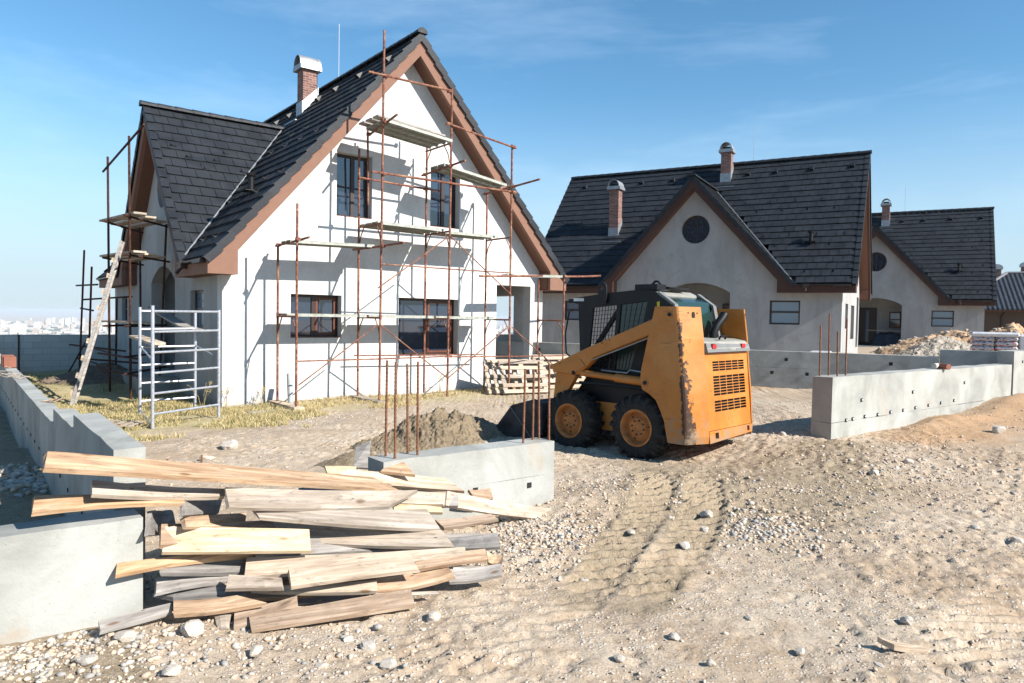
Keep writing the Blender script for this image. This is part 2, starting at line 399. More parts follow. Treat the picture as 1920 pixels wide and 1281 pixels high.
# tyre tracks: polylines on the ground (world), half width
TR = []
def px_line(*p): return [WF.Z(u, v, 0).xy for u, v in p]
TR.append((px_line((1215, 890), (1232, 930), (1205, 985), (1150, 1050), (1090, 1115)), .14, 1.))
TR.append((px_line((1318, 905), (1322, 960), (1292, 1020), (1245, 1070), (1195, 1125)), .145, 1.))
TR.append((px_line((1780, 1290), (1850, 1180), (1960, 1080), (2100, 1000)), .17, .3))
TR.append((px_line((700, 1290), (820, 1190), (960, 1110), (1080, 1040)), .12, .16))
TR.append((px_line((850, 1300), (960, 1210), (1080, 1130), (1180, 1060)), .12, .14))
def ground_z(X, Y, fine=True):
    z = g_base(X, Y); near = 1 - sm(np.hypot(X, Y), 22, 45)
    z = z + noise2(X, Y, .5, 3, 3)*.05*near
    if not fine: return z
    z = z + noise2(X, Y, 2.2, 11, 5, .62)*.024*near
    z = z + sm(noise2(X, Y, 1.1, 17, 3), -.25, .4)*(np.abs(noise2(X, Y, 12., 19, 3, .6))*.045 + np.clip(noise2(X, Y, 9., 29, 3, .6), .1, 1)*.03)*near
    z = z - (.35 + .65*sm(noise2(X, Y, .9, 117, 3), -.2, .3))*np.clip(noise2(X, Y, 17., 129, 2, .6) - .22, 0, 1)*.05*near
    lx, ly = locs(X, Y)
    rough = np.exp(-(((lx-2.2)/3.)**2 + ((ly+10.6)/1.3)**2)) + .8*np.exp(-(((lx-5)/2.)**2 + ((ly+9.3)/.8)**2))
    n = noise2(X, Y, 5.5, 21, 4, .65)
    z = z + rough*(np.abs(n)*.06)
    # churned mound at the end of the short wall
    z = z + .09*np.exp(-(((lx-.5)/.7)**2 + ((ly+10.4)/.35)**2)) + .03*np.exp(-(((lx-1.8)/.7)**2 + ((ly+10.9)/.35)**2))
    for pts, hw, k in TR:
        best = np.full(X.shape, 9.); along = np.zeros_like(X); side = np.zeros_like(X); acc = 0.
        for i in range(len(pts)-1):
            p = pts[i]; q = pts[i+1]; d = q - p; L = d.length; ux, uy = d.x/L, d.y/L
            t = (X-p.x)*ux + (Y-p.y)*uy; tc = np.clip(t, 0, L)
            ds = np.hypot(X-p.x-ux*tc, Y-p.y-uy*tc); sd = (X-p.x)*(-uy) + (Y-p.y)*ux
            m_ = ds < best; best = np.where(m_, ds, best); along = np.where(m_, acc+tc, along); side = np.where(m_, sd, side); acc += L
        wgt = 1 - sm(best, hw*.8, hw*1.25)
        cle = np.sin((along*1. + side*(1.25 - .5*sm(along, .9, 1.6)) + .02*np.sin(along*9))*2*PI/.17)
        brk = .4 + .6*sm(noise2(X, Y, 2.6, 61, 3), -.3, .2)
        edge = 1 - sm(np.abs(along - acc/2), acc*.36, acc*.52)
        z = z + k*edge*(wgt*brk*(-.04 + .065*np.clip(cle*1.7, -1, .8)) + .012*(.5 + noise2(X, Y, 4., 71, 3))*np.exp(-((best-hw*1.3)/.04)**2))
    # berm of clay along the right wall
    z = z + .10*np.exp(-((ly+10.75)/.28)**2)*sm(lx, 4.9, 6.5)*(1-sm(lx, 13, 15))*(.7+.6*noise2(X, Y, 3, 41, 3))
    return z
def track_mask(X, Y, grow=1.6):
    m_ = np.zeros_like(X)
    for pts, hw, k in TR[:2]:
        for i in range(len(pts)-1):
            p = pts[i]; d = pts[i+1] - p; L = d.length; ux, uy = d.x/L, d.y/L
            tc = np.clip((X-p.x)*ux + (Y-p.y)*uy, 0, L); m_ = np.maximum(m_, 1 - sm(np.hypot(X-p.x-ux*tc, Y-p.y-uy*tc), hw, hw*grow))
    return m_
def gz(x, y, fine=False):
    return float(ground_z(np.array([float(x)]), np.array([float(y)]), fine)[0])
def gpx(u, v):
    """ground point seen at a photo position"""
    z = 0.
    for _ in range(12):
        p = WF.Z(u, v, z); z = z*.3 + gz(p.x, p.y)*.7
    return Vector((p.x, p.y, gz(p.x, p.y)))

def axis(dense0, dense1, step, far0, far1):
    a = list(np.arange(dense0, dense1, step)); s = step; x = dense1
    while x < far1: a.append(x); s *= 1.07; x += s
    a.append(far1); s = step; x = dense0 - step; L = []
    while x > far0: L.append(x); s *= 1.07; x -= s
    L.append(far0); return np.array(L[::-1] + a)
gx = axis(-4.2, 6.2, .022, -40000, 40000); gy = axis(2.6, 10.5, .022, -60, 60000)
GX, GY = np.meshgrid(gx, gy, indexing='xy'); GZ = ground_z(GX, GY)
nx, ny = len(gx), len(gy)
co = np.stack([GX, GY, GZ], -1).reshape(-1, 3)
idx = np.arange(nx*ny).reshape(ny, nx)
quads = np.stack([idx[:-1, :-1], idx[:-1, 1:], idx[1:, 1:], idx[1:, :-1]], -1).reshape(-1, 4)
me = bpy.data.meshes.new('ground')
me.vertices.add(len(co)); me.vertices.foreach_set('co', co.ravel())
me.loops.add(quads.size); me.loops.foreach_set('vertex_index', quads.ravel())
me.polygons.add(len(quads)); me.polygons.foreach_set('loop_start', np.arange(0, quads.size, 4)); me.polygons.foreach_set('loop_total', np.full(len(quads), 4))
me.polygons.foreach_set('use_smooth', np.ones(len(quads), bool))
me.update(); me.validate()
LX, LY = locs(GX, GY); nz = noise2(GX, GY, 1.6, 77, 4)
damp = np.clip(1.6*np.exp(-(((LX-1.7)/1.9)**2 + ((LY+10.9)/1.0)**2)) + 1.3*np.exp(-(((LX+.6)/1.5)**2 + ((LY+8.7)/1.1)**2)) + 1.1*np.exp(-(((LX-3.9)/1.3)**2 + ((LY+10.6)/.7)**2)) + 1.0*np.exp(-(((LX-1.2)/.9)**2 + ((LY+11.6)/.8)**2)) + nz*.9 - .35 + 1.15*track_mask(GX, GY, 2.0) + 1.5*sm(-LX, 3.5, 3.62)*(1-sm(-LX, 5.2, 6.5)), 0, 1)  # last term paints the left side wall's shade into the soil colour
clay = np.clip(np.exp(-((LY+10.95)/.75)**2)*sm(LX, 4.6, 6)*1.2 + nz*.5 - .1, 0, 1)*sm(LX, 4, 5.5)*(1-sm(np.abs(LY+11), .8, 1.8)) + .25*sm(LX, 7, 12)*sm(-LY, 4, 7)*(1-sm(-LY, 9, 10))
straw = np.clip((1-sm(-LY, 1.0, 3.0))*sm(LX, -3.4, -3)*(1-sm(LX, 8, 10)) + (1-sm(-LY, 2.0, 4.2))*(1-sm(LX, -.5, 2.5))*sm(LX, -3.4, -3) + nz*.6 - .3, 0, 1)*(1-sm(LY, 12, 14))
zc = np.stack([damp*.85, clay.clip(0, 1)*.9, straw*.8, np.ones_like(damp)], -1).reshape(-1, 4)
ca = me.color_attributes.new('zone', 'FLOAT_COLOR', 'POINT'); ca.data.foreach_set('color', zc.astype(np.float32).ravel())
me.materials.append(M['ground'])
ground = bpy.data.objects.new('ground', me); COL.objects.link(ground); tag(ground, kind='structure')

# ------------------------------------------------------------------ houses
HW, HL, OV, CX0, SL, RZ = 8.45, 12.05, .45, 4.25, 1.163, 8.18     # width, length, overhang, ridge x, slope, ridge height
WC, WSL, WZ, EAVE = 5.3, 1.107, 6.91, 2.77                         # wing centre (along y), slope, ridge height
EX0, EX1 = -.4, 8.9
def zmain(x): return RZ - SL*abs(x - CX0)
def zwing(y): return WZ - WSL*abs(y - WC)
def tiles(n_side, u0, u1, slope_pt, length, keep, rs):
    """courses of flat interlocking tiles; slope_pt(u, s) -> point on the roof plane, s measured down the slope"""
    mb = MB(); ex = .34; tw = .33; rows = int(round(length/ex)); ex = length/rows
    cols = int((u1-u0)/tw + .5); tw = (u1-u0)/cols
    A = Vector(slope_pt(u0, 0)); B = Vector(slope_pt(u1, 0)); Cc = Vector(slope_pt(u0, 1))
    eu = (B-A).normalized(); es = (Cc-A).normalized(); nn = eu.cross(es)
    if nn.z < 0: nn = -nn
    for r in range(rows):
        s0 = r*ex; s1 = s0 + ex + .0
        off = (r % 2)*tw/2
        for c in range(-1, cols+1):
            a = u0 + c*tw + off; b = a + tw
            a = max(a, u0); b = min(b, u1)
            if b - a < .02: continue
            m = Vector(slope_pt((a+b)/2, (s0+s1)/2))
            if not keep(m): continue
            j = rs.uniform(-.004, .004); k = rs.uniform(-.003, .003); g = .004
            P = lambda u, s, h: Vector(slope_pt(u, s)) + nn*h
            top0, top1 = .012 + k, .044 + k
            vs = [P(a+g, s0, top0), P(b-g, s0, top0), P(b-g, s1+j, top1), P(a+g, s1+j, top1), P(a+g, s1+j, .008), P(b-g, s1+j, .008),
                  P(a+g, s0, -.01), P(b-g, s0, -.01)]
            mb.add(vs, [(0,1,2,3), (3,2,5,4), (0,3,4,6), (1,7,5,2)])
            # interlock rib on the left edge of the tile
            w_ = .03
            mb.add([P(a+g, s0, top0+.008), P(a+g+w_, s0, top0+.008), P(a+g+w_, s1+j, top1+.008), P(a+g, s1+j, top1+.008),
                    P(a+g+w_, s0, top0), P(a+g+w_, s1+j, top1)], [(0,1,2,3), (1,4,5,2)])
    # underlay so nothing shows between the tiles
    return mb
def window(parent, a0, a1, z0, z1, plane, split=None, sill=True, mullion=None, horiz=None, depth=.2, pane='glass', sash=False):
    """opening in a wall; plane(a, z, d): d = depth into the wall"""
    def bx(mb, A0, A1, B0, B1, d0, d1):
        vs = [plane(a, z, d) for d in (d0, d1) for a, z in ((A0,B0),(A1,B0),(A1,B1),(A0,B1))]
        mb.add(vs, [(0,1,2,3),(7,6,5,4),(0,4,5,1),(1,5,6,2),(2,6,7,3),(3,7,4,0)])
    fr = MB(); w = .06
    bx(fr, a0, a1, z0, z0+w, depth, depth+.07); bx(fr, a0, a1, z1-w, z1, depth, depth+.07)
    bx(fr, a0, a0+w, z0+w, z1-w, depth, depth+.07); bx(fr, a1-w, a1, z0+w, z1-w, depth, depth+.07)
    if mullion: bx(fr, mullion-.045, mullion+.045, z0+w, z1-w, depth-.003, depth+.067)
    if horiz: bx(fr, a0+w, a1-w, horiz-.035, horiz+.035, depth-.003, depth+.067)
    W_ = fr.build('window', M['frame'], parent)
    gl = MB(); bx(gl, a0+w, a1-w, z0+w, z1-w, depth+.03, depth+.04); gl.build('pane', M[pane], W_)
    if sash and mullion:
        s = MB(); q0, q1 = mullion+.045, a1-w; t_ = .045
        bx(s, q0, q1, z0+w, z0+w+t_, depth-.01, depth+.03); bx(s, q0, q1, z1-w-t_, z1-w, depth-.01, depth+.03)
        bx(s, q0, q0+t_, z0+w+t_, z1-w-t_, depth-.01, depth+.03); bx(s, q1-t_, q1, z0+w+t_, z1-w-t_, depth-.01, depth+.03)
        s.build('sash', M['sash'], W_)
    if sill:
        s = MB(); bx(s, a0, a1, z0-.0, z0+.02, -.01 if False else .02, depth-.012); s.build('sill', M['sash'], W_)
    return W_
def make_house():
    rs = random.Random(3)
    root = empty('house', H1.o, H1.ang, None, 'house')
    # --- walls
    wl = MB(); T = .34; ZB = -.8
    gab = [(0, ZB), (HW, ZB), (HW, zmain(HW)-.34), (CX0, RZ-.34), (0, zmain(0)-.34)]
    GW = dict(a=(1.41, 2.57, 1.14, 2.08), b=(4.01, 5.69, .70, 2.08), c=(2.43, 3.29, 3.84, 5.25), d=(4.84, 5.69, 3.83, 5.24))
    porch = (6.88, 8.02, .3, 2.5)
    holes = [rect(*GW[k]) for k in 'abcd'] + [rect(*porch)]
    wl.prism([gab] + holes, fXZ(0), T)
    # long facade with the gabled wing, in the plane x = 0
    e0 = zmain(0) - .34
    yl, yr = WC - (WZ-.34-e0)/WSL, WC + (WZ-.34-e0)/WSL
    fac = [(T+.002, ZB), (HL-T-.002, ZB), (HL-T-.002, e0), (yr, e0), (WC, WZ-.34), (yl, e0), (T+.002, e0)]
    n = 14; A0, A1, AS, AT = 3.88, 6.5, 2.42, 2.82
    arch = [(A1, .1), (A1, AS)] + [(A1 + (A0-A1)*i/n, AS + (AT-AS)*math.sin(PI*i/n)**.8) for i in range(1, n)] + [(A0, AS), (A0, .1)]
    arch = arch[::-1]
    FW = [(1.38, 2.44, 1.26, 2.14), (9.9, 10.8, 1.28, 2.1)]
    kf, kff = len(wl.v), len(wl.f)
    wl.prism([fac, arch, circ(WC-.04, 4.88, .55, 32)] + [rect(*q) for q in FW], fYZ(0), T)
    facw = MB(); facw.v, facw.f, facw.mi = wl.v[kf:], [tuple(i-kf for i in f) for f in wl.f[kff:]], wl.mi[kff:]; wl.v, wl.f, wl.mi = wl.v[:kf], wl.f[:kff], wl.mi[:kff]
    facw.build('wall', M['render2'], root)  # grey base coat; its darker tone also paints in this side's shade
    # far long wall and back gable
    wl.prism([rect(T+.002, HL-T-.002, ZB, zmain(HW)-.34), rect(T+.5, 2.1, .72, 2.27)], fYZ(HW-T), T)
    gb = [(x, z) for x, z in gab]
    wl.prism([gb], fXZ(HL-T), T)
    # porch recess
    wl.box(1.75, 1.9, 3.0, 7.4, ZB, 2.9); wl.box(T+.002, 1.748, 3.3, 3.42, ZB, 2.9); wl.box(T+.002, 1.748, 6.9, 7.02, ZB, 2.9)
    wl.box(T+.002, 1.748, 3.422, 6.898, 2.84, 2.9)
    wl.box(6.4, 6.55, T+.002, 2.6, ZB, 2.9); wl.box(6.552, 8.1, 2.6, 2.75, ZB, 2.9)
    wl.build('wall', M['plaster'], root)
    fl = MB(); fl.box(-.9, 1.748, 3.5, 6.8, -.8, .09); fl.box(-.55, -.0, .6, 3.4, -.8, -.14) if False else None
    fl.build('porch_slab', M['concrete'], root); fl = MB(); fl.box(6.56, 8.1, .36, 2.58, -.5, .04); fl.build('porch_slab', M['concrete'], root)
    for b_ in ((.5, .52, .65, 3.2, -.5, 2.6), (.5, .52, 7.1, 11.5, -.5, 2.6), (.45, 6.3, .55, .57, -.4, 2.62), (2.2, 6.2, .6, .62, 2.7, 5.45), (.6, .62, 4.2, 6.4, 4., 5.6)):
        it = MB(); it.box(*b_); it.build('dark_room_sheet', M['dark'], root)  # near-black sheets behind the windows, painted to stand for unlit rooms
    # --- windows of the gable wall
    gp = lambda a, z, d: (a, d, z)
    window(root, *GW['a'][:2], *GW['a'][2:], gp, mullion=2.0, sash=True)
    window(root, *GW['b'][:2], *GW['b'][2:], gp, mullion=4.88, sash=True)
    window(root, *GW['c'][:2], *GW['c'][2:], gp, mullion=2.9)
    window(root, *GW['d'][:2], *GW['d'][2:], gp, mullion=5.32)
    fp = lambda a, z, d: (d, a, z)
    for q in FW: window(root, *q, fp, horiz=(q[2]+q[3])/2+.02, depth=.1, sill=False, pane='bluepane')
    # round window
    r = MB(); R0 = .55; cy, cz = WC-.04, 4.88
    r.prism([circ(cy, cz, R0, 32), circ(cy, cz, R0-.07, 32)], fYZ(.12), .08)
    r.add([(.123,cy-.035,cz-R0+.05),(.123,cy+.035,cz-R0+.05),(.123,cy+.035,cz+R0-.05),(.123,cy-.035,cz+R0-.05),(.19,cy-.035,cz-R0+.05),(.19,cy+.035,cz-R0+.05),(.19,cy+.035,cz+R0-.05),(.19,cy-.035,cz+R0-.05)],
          [(0,1,2,3),(7,6,5,4),(0,4,5,1),(1,5,6,2),(2,6,7,3),(3,7,4,0)])
    rw = r.build('round_window', M['frame'], root)
    g = MB(); g.prism([circ(cy, cz, R0-.06, 32)], fYZ(.17), .01); g.build('pane', M['glass'], rw)
    for o_y in (-.24, .24):
        g = MB(); g.box(.14, .165, cy+o_y-.012, cy+o_y+.012, cz-.40, cz+.40); g.build('glazing_bar', M['frame'], rw)
    for o_z in (-.2, .2):
        g = MB(); g.box(.143, .16, cy-.44, cy+.44, cz+o_z-.012, cz+o_z+.012); g.build('glazing_bar', M['frame'], rw)
    # door and small window in the porch
    d = MB(); d.box(1.69, 1.748, 5.2, 6.45, .1, 2.3); dr = d.build('door', M['frame'], root)
    g = MB(); g.box(1.68, 1.689, 5.62, 5.78, .3, 2.15); g.build('glazing_strip', M['bluepane'], dr)
    window(root, 3.95, 4.55, 1.15, 2.05, lambda a, z, d_: (1.748-.07+d_-.2, a, z), horiz=1.62, sill=False)
    # --- fascia boards, soffits
    TH = .42
    def rake_profile(c, ridge, sl, e0, e1, zb=2.41):
        zt = lambda x: ridge - .12 - sl*abs(x-c)
        i0 = e0 + .57; i1 = e1 - .57
        return [(e0, zb), (i0, zb), (i0, zt(i0)-TH), (c, ridge-.12-TH), (i1, zt(i1)-TH), (i1, zb), (e1, zb), (e1, zt(e1)), (c, ridge-.12), (e0, zt(e0))]
    fs = MB(); fs.prism([rake_profile(CX0, RZ, SL, EX0, EX1)], fXZ(-OV), .1)
    fs.prism([rake_profile(CX0, RZ, SL, EX0, EX1)], fXZ(HL+OV-.1), .1)
    y0, y1 = WC-(WZ-EAVE)/WSL, WC+(WZ-EAVE)/WSL
    fs.prism([rake_profile(WC, WZ, WSL, y0, y1)], fYZ(EX0+.002), .1)
    # eave boards
    for a, b in ((-OV+.102, y0-.002), (y1+.002, HL+OV-.102)): fs.box(EX0, EX0+.05, a, b, 2.41, 2.645)
    fs.box(EX1-.05, EX1, -OV+.102, HL+OV-.102, 2.41, 2.645)
    fs.build('fascia', M['fascia'], root)
    so = MB()
    def under(c, ridge, sl, p0, p1, fn):   # soffit plate just under the rafters from the wall plane out to the rake
        d = .12 + TH + .0
        so.add([fn(p0, ridge-d-sl*abs(p0-c), 0), fn(p1, ridge-d-sl*abs(p1-c), 0), fn(p1, ridge-d-sl*abs(p1-c), 1), fn(p0, ridge-d-sl*abs(p0-c), 1),
                fn(p0, ridge-d+.03-sl*abs(p0-c), 0), fn(p1, ridge-d+.03-sl*abs(p1-c), 0), fn(p1, ridge-d+.03-sl*abs(p1-c), 1), fn(p0, ridge-d+.03-sl*abs(p0-c), 1)],
               [(0,1,2,3),(7,6,5,4),(0,4,5,1),(1,5,6,2),(2,6,7,3),(3,7,4,0)])
    for yy in ((-OV+.1, -.002), (HL+.002, HL+OV-.1)):
        fn = lambda x, z, t: (x, yy[t], z)
        under(CX0, RZ, SL, EX0+.572, CX0, fn); under(CX0, RZ, SL, CX0, EX1-.572, fn)
    fn = lambda y, z, t: (((EX0+.1), -.002)[t], y, z)
    under(WC, WZ, WSL, y0+.572, WC, fn); under(WC, WZ, WSL, WC, y1-.572, fn)
    for yy in ((-OV+.1, -.002), (HL+.002, HL+OV-.1)):       # upright returns closing the boxed eaves
        for xa in (EX0+.573, EX1-.593): so.box(xa, xa+.02, yy[0], yy[1], 2.44, RZ-.12-TH-SL*abs(EX0+.57-CX0)-.005)
    for ya in (y0+.573, y1-.593): so.box(EX0+.1, -.002, ya, ya+.02, 2.445, WZ-.12-TH-WSL*abs(y0+.57-WC)-.005)
    # flat eave soffits
    for a, b in ((-OV+.1, y0+.57), (y1-.57, HL+OV-.1)): so.box(EX0+.055, -.002, a, b, 2.415, 2.44)
    so.box(HW+.002, EX1-.055, -OV+.1, HL+OV-.1, 2.415, 2.44)
    for yy in ((-OV+.1, -.002), (HL+.002, HL+OV-.1)):
        so.box(0, .168, yy[0], yy[1], 2.413, 2.438); so.box(EX1-.572+.003, HW, yy[0], yy[1], 2.413, 2.438)
    so.build('soffit', M['soffit'], root)
    # --- roof tiles
    rf = MB(); Lm = (CX0-EX0-.03)*math.sqrt(1+SL*SL); k = 1/math.sqrt(1+SL*SL)
    keepL = lambda p: not (zwing(p.y) > p.z + .03 and p.x < 3.2)
    Y0, Y1 = -OV-.03, HL+OV+.03
    a = tiles(0, Y0, Y1, lambda u, s: (CX0 - s*k, u, RZ-.06 - SL*s*k), Lm, keepL, rs)
    b = tiles(0, Y0, Y1, lambda u, s: (CX0 + s*k, u, RZ-.06 - SL*s*k), Lm, lambda p: True, rs)
    rf.add(a.v, a.f); rf.add(b.v, b.f)
    Lw = (WZ-EAVE+.03)/WSL*math.sqrt(1+WSL**2); kw = 1/math.sqrt(1+WSL**2)
    xw = CX0-(RZ-WZ)/SL
    keepW = lambda p: zmain(p.x) < p.z + .25
    for sg in (-1, 1):
        a = tiles(0, EX0-.03, xw+.1, lambda u, s: (u, WC + sg*s*kw, WZ-.06 - WSL*s*kw), Lw, keepW, rs)
        rf.add(a.v, a.f)
    # deck under the tiles
    dk = .08
    for sg, xe in ((-1, EX0+.02), (1, EX1-.02)):
        Z = lambda x: RZ - .06 - dk - SL*abs(x-CX0)
        if sg == 1:
            rf.add([(CX0, Y0+.05, Z(CX0)), (xe, Y0+.05, Z(xe)), (xe, Y1-.05, Z(xe)), (CX0, Y1-.05, Z(CX0))], [(0,1,2,3)])
        else:
            for ya, yb in ((Y0+.05, y0+.25), (y1-.25, Y1-.05)):
                rf.add([(CX0, ya, Z(CX0)), (xe, ya, Z(xe)), (xe, yb, Z(xe)), (CX0, yb, Z(CX0))], [(0,1,2,3)])
            rf.add([(CX0, y0+.25, Z(CX0)), (2.2, y0+.25, Z(2.2)), (2.2, y1-.25, Z(2.2)), (CX0, y1-.25, Z(CX0))], [(0,1,2,3)])
            rf.add([(2.2, y0+.25, Z(2.2)), (EX0+.3, y0+.25, Z(EX0+.3)), (2.2, WC-1.9, Z(2.2))], [(0,1,2)])
            rf.add([(2.2, y1-.25, Z(2.2)), (EX0+.3, y1-.25, Z(EX0+.3)), (2.2, WC+1.9, Z(2.2))], [(0,1,2)])
    for sg in (-1, 1):
        h = (WZ-EAVE)/WSL - .02
        rf.add([(EX0+.02, WC, WZ-.14), (EX0+.02, WC+sg*h, WZ-.14-WSL*h), (xw, WC, WZ-.14), (0.0, WC+sg*h, WZ-.14-WSL*h)], [(0,1,3,2)])
    # verge tiles (angle pieces stepping down the rakes)
    def verge(p, q, out):
        p = Vector(p); q = Vector(q); L = (q-p).length; nn_ = int(L/.34); d = (q-p)/nn_; up = Vector(out).cross(d).normalized()
        if up.z < 0: up = -up
        for i in range(nn_):
            A = p + d*i + up*.012; B = p + d*(i+1.03) + up*.05
            o = Vector(out)
            c = [A + up*.02, A + up*.02 + o*.055, A - up*.13 + o*.055, A-up*.13+o*.035, A + o*.035]
            c2 = [B + up*.02, B + up*.02 + o*.055, B - up*.13 + o*.055, B-up*.13+o*.035, B + o*.035]
            c[0] = A+up*.02-o*.12; c2[0] = B+up*.02-o*.12
            rf.add(c + c2, [(0,1,6,5),(1,2,7,6),(2,3,8,7),(5,6,7,8,9),(0,4,3,2,1)])
    for yy, o_ in ((-OV, -1), (HL+OV, 1)):
        for xe in (EX0-.03, EX1+.03):
            verge((CX0, yy, RZ-.06), (xe, yy, RZ-.06-SL*abs(xe-CX0)), (0, o_, 0))
    for ye in (y0-.03, y1+.03): verge((EX0, WC, WZ-.06), (EX0, ye, WZ-.06-WSL*abs(ye-WC)), (-1, 0, 0))
    # ridge caps
    def ridge(p, q):
        p = Vector(p); q = Vector(q); n_ = int((q-p).length/.4); d = (q-p)/n_
        ax = d.normalized(); sd = ax.cross(Vector((0, 0, 1)))
        for i in range(n_):
            A = p + d*i; B = p + d*(i+1.08); vs = []
            for P_, r_ in ((A, .12), (B, .135)):
                for j in range(7):
                    t = PI*j/6; vs.append(P_ + sd*math.cos(t)*r_ + Vector((0, 0, math.sin(t)*r_*.95 - .05)))
            rf.add(vs, [(j, j+1, j+8, j+7) for j in range(6)] + [tuple(range(7)), tuple(range(13, 6, -1))])
    ridge((CX0, HL+OV+.04, RZ), (CX0, -OV-.06, RZ)); ridge((xw+.1, WC, WZ), (EX0-.08, WC, WZ))
    roof = rf.build('roof', M['tile'], root, fix=False)
    # valleys: light mortar line where wing meets main roof
    va = MB()
    for sg in (-1, 1):
        top = Vector((xw, WC, WZ-.0)); yv = WC + sg*((WZ-EAVE)/WSL-.1); zv = zwing(yv); xv = CX0-(RZ-zv)/SL
        va.tube([top, (xv, yv, zv+.0)], .022, 6)
    va.build('valley_flashing', M['zinc'], roof)
    # --- chimneys
    def chimney(cx, cy, w, l, zb, zt, name='chimney'):
        c = MB(); c.box(cx-w/2, cx+w/2, cy-l/2, cy+l/2, zb-.7, zt); ch = c.build(name, M['brick'], root)
        f = MB(); hx = w/2
        zf = zmain(cx-hx)
        f.prism([[(cx-hx-.03, zmain(cx-hx)-.1), (cx+hx+.03, zmain(cx+hx)-.1), (cx+hx+.03, zmain(cx+hx)+.28), (cx-hx-.03, zmain(cx-hx)+.28)]], fXZ(cy-l/2-.015), .012)
        f.prism([[(cx-hx-.03, zmain(cx-hx)-.1), (cx+hx+.03, zmain(cx+hx)-.1), (cx+hx+.03, zmain(cx+hx)+.28), (cx-hx-.03, zmain(cx-hx)+.28)]], fXZ(cy+l/2+.003), .012)
        f.box(cx-hx-.03, cx-hx-.015, cy-l/2-.014, cy+l/2+.014, zf-.2, zf+.3)
        f.box(cx-hx-.3, cx-hx-.031, cy-l/2-.2, cy+l/2+.2, zf-.33, zf-.30)
        f.build('flashing', M['zinc'], ch)
        k_ = MB(); hl = l/2+.09
        prof = [(cy-hl, zt), (cy+hl, zt), (cy+hl, zt+.12)] + [(cy + hl*.86*math.cos(PI*i/12), zt+.12+hl*1.0*math.sin(PI*i/12)) for i in range(0, 13)] + [(cy-hl, zt+.12)]
        inn = [(cy + hl*.74*math.cos(PI*i/12), zt+.14+hl*.86*math.sin(PI*i/12)) for i in range(0, 13)]
        k_.prism([prof, inn[::-1]], fYZ(cx-w/2-.1), w+.2); k_.box(cx-w/2+.03, cx-w/2+.05, cy-hl*.7, cy+hl*.7, zt+.14, zt+.3) if False else None
        k_.build('cowl', M['zinc'], ch)
        s = MB(); s.box(cx-w/2+.02, cx+w/2-.12, cy-hl*.5, cy+hl*.5, zt+.13, zt+.24); s.build('flue', M['dark'], ch)
        return ch
    chimney(3.75, 5.0, .42, .42, zmain(3.5), 8.55)
    chimney(1.72, 9.25, .42, .42, zmain(1.5), 6.95)
    rd = MB(); rd.tube([(CX0, 4.0, RZ), (CX0, 4.0, RZ+1.55)], .009, 6); rd.build('lightning_rod', M['steel'], root)
    p = MB(); p.tube([(.95, 1.2, zmain(.95)-.1), (.95, 1.2, zmain(.95)+.33), (.95, 1.2, zmain(.95)+.34), (.95, 1.2, zmain(.95)+.4), (.95, 1.2, zmain(.95)+.41)], [.07, .065, .1, .11, .06], 14)
    p.box(.78, 1.15, 1.03, 1.4, zmain(.95)-.0, zmain(.95)+.02)
    p.build('vent_pipe', M['black'], root, smooth=True)
    # ridge vents and snow guards
    v0 = MB(); v0.add([(-.16,-.12,-.02),(.12,-.12,-.02),(.12,.12,-.02),(-.16,.12,-.02),(-.16,-.09,.13),(.12,-.07,.05),(.12,.07,.05),(-.16,.09,.13)],
                      [(0,3,2,1),(4,5,6,7),(0,1,5,4),(1,2,6,5),(2,3,7,6),(3,0,4,7)])
    proto = None; ang = math.atan(SL)
    for y in (.1, 1.6, 3.0, 4.1, 6.3, 7.35, 8.8, 10.2, 11.6):
        o = v0.build('roof_vent', M['black'], root) if proto is None else proto.copy()
        if proto is None: proto = o
        else: COL.objects.link(o); o.parent = root
        o.scale = (.72, .72, .72); o.location = (3.75, y, zmain(3.75)+.0); o.rotation_euler = (0, -ang, 0)
    g0 = MB(); g0.box(-.10, .06, -.012, .012, .0, .012); g0.add([(-.07,-.02,.0),(-.07,.02,.0),(-.09,0,.085),(-.02,0,.0)], [(0,1,2),(0,2,3),(1,3,2),(0,3,1)])
    proto = None
    def guard(x, y, zz, rx, ry):
        nonlocal proto
        o = g0.build('snow_guard', M['black'], root) if proto is None else proto.copy()
        if proto is None: proto = o
        else: COL.objects.link(o); o.parent = root
        o.location = (x, y, zz); o.rotation_euler = (rx, ry, 0)
    for i, (x, off) in enumerate(((2.55, 0), (2.2, .45), (1.25, 0), (.9, .45), (.0, .2))):
        y = .1 + off
        while y < HL:
            if zwing(y) < zmain(x) - .1 and not (8.8 < y < 9.7 and 1.2 < x < 2.2): guard(x, y, zmain(x)-.01, 0, -ang)
            y += .95
    for x, dy in ((1.0, 1.3), (.35, 1.3), (.7, 1.55), (.05, 1.05), (1.3, 1.05), (1.6, 1.5)):
        y = WC-dy*1.0; guard(x, y, zwing(y)-.01, math.atan(WSL), 0); proto_ = None
    # gutter outlet boxes
    q = MB(); q.box(EX0-.12, EX0-.003, -.32, .25, 2.62, 2.7)
    ou = MB(); ou.tube([(EX0-.06, 1.15, 2.62), (EX0-.2, 1.15, 2.45)], .035, 10); ou.box(EX0-.14, EX0-.003, 1.05, 1.25, 2.56, 2.72); ou.build('gutter_outlet', M['frame'], root)
    gt = q; gt.box(EX0-.11, EX0-.004, .252, 1.04, 2.66, 2.7); gt.box(EX0-.11, EX0-.004, 1.26, y0+.02, 2.66, 2.7); gt.build('gutter', M['frame'], root); gt = MB(); gt.box(EX0-.11, EX0-.004, y1-.02, HL+.3, 2.66, 2.7); gt.build('gutter', M['frame'], root)
    return root
house = make_house()
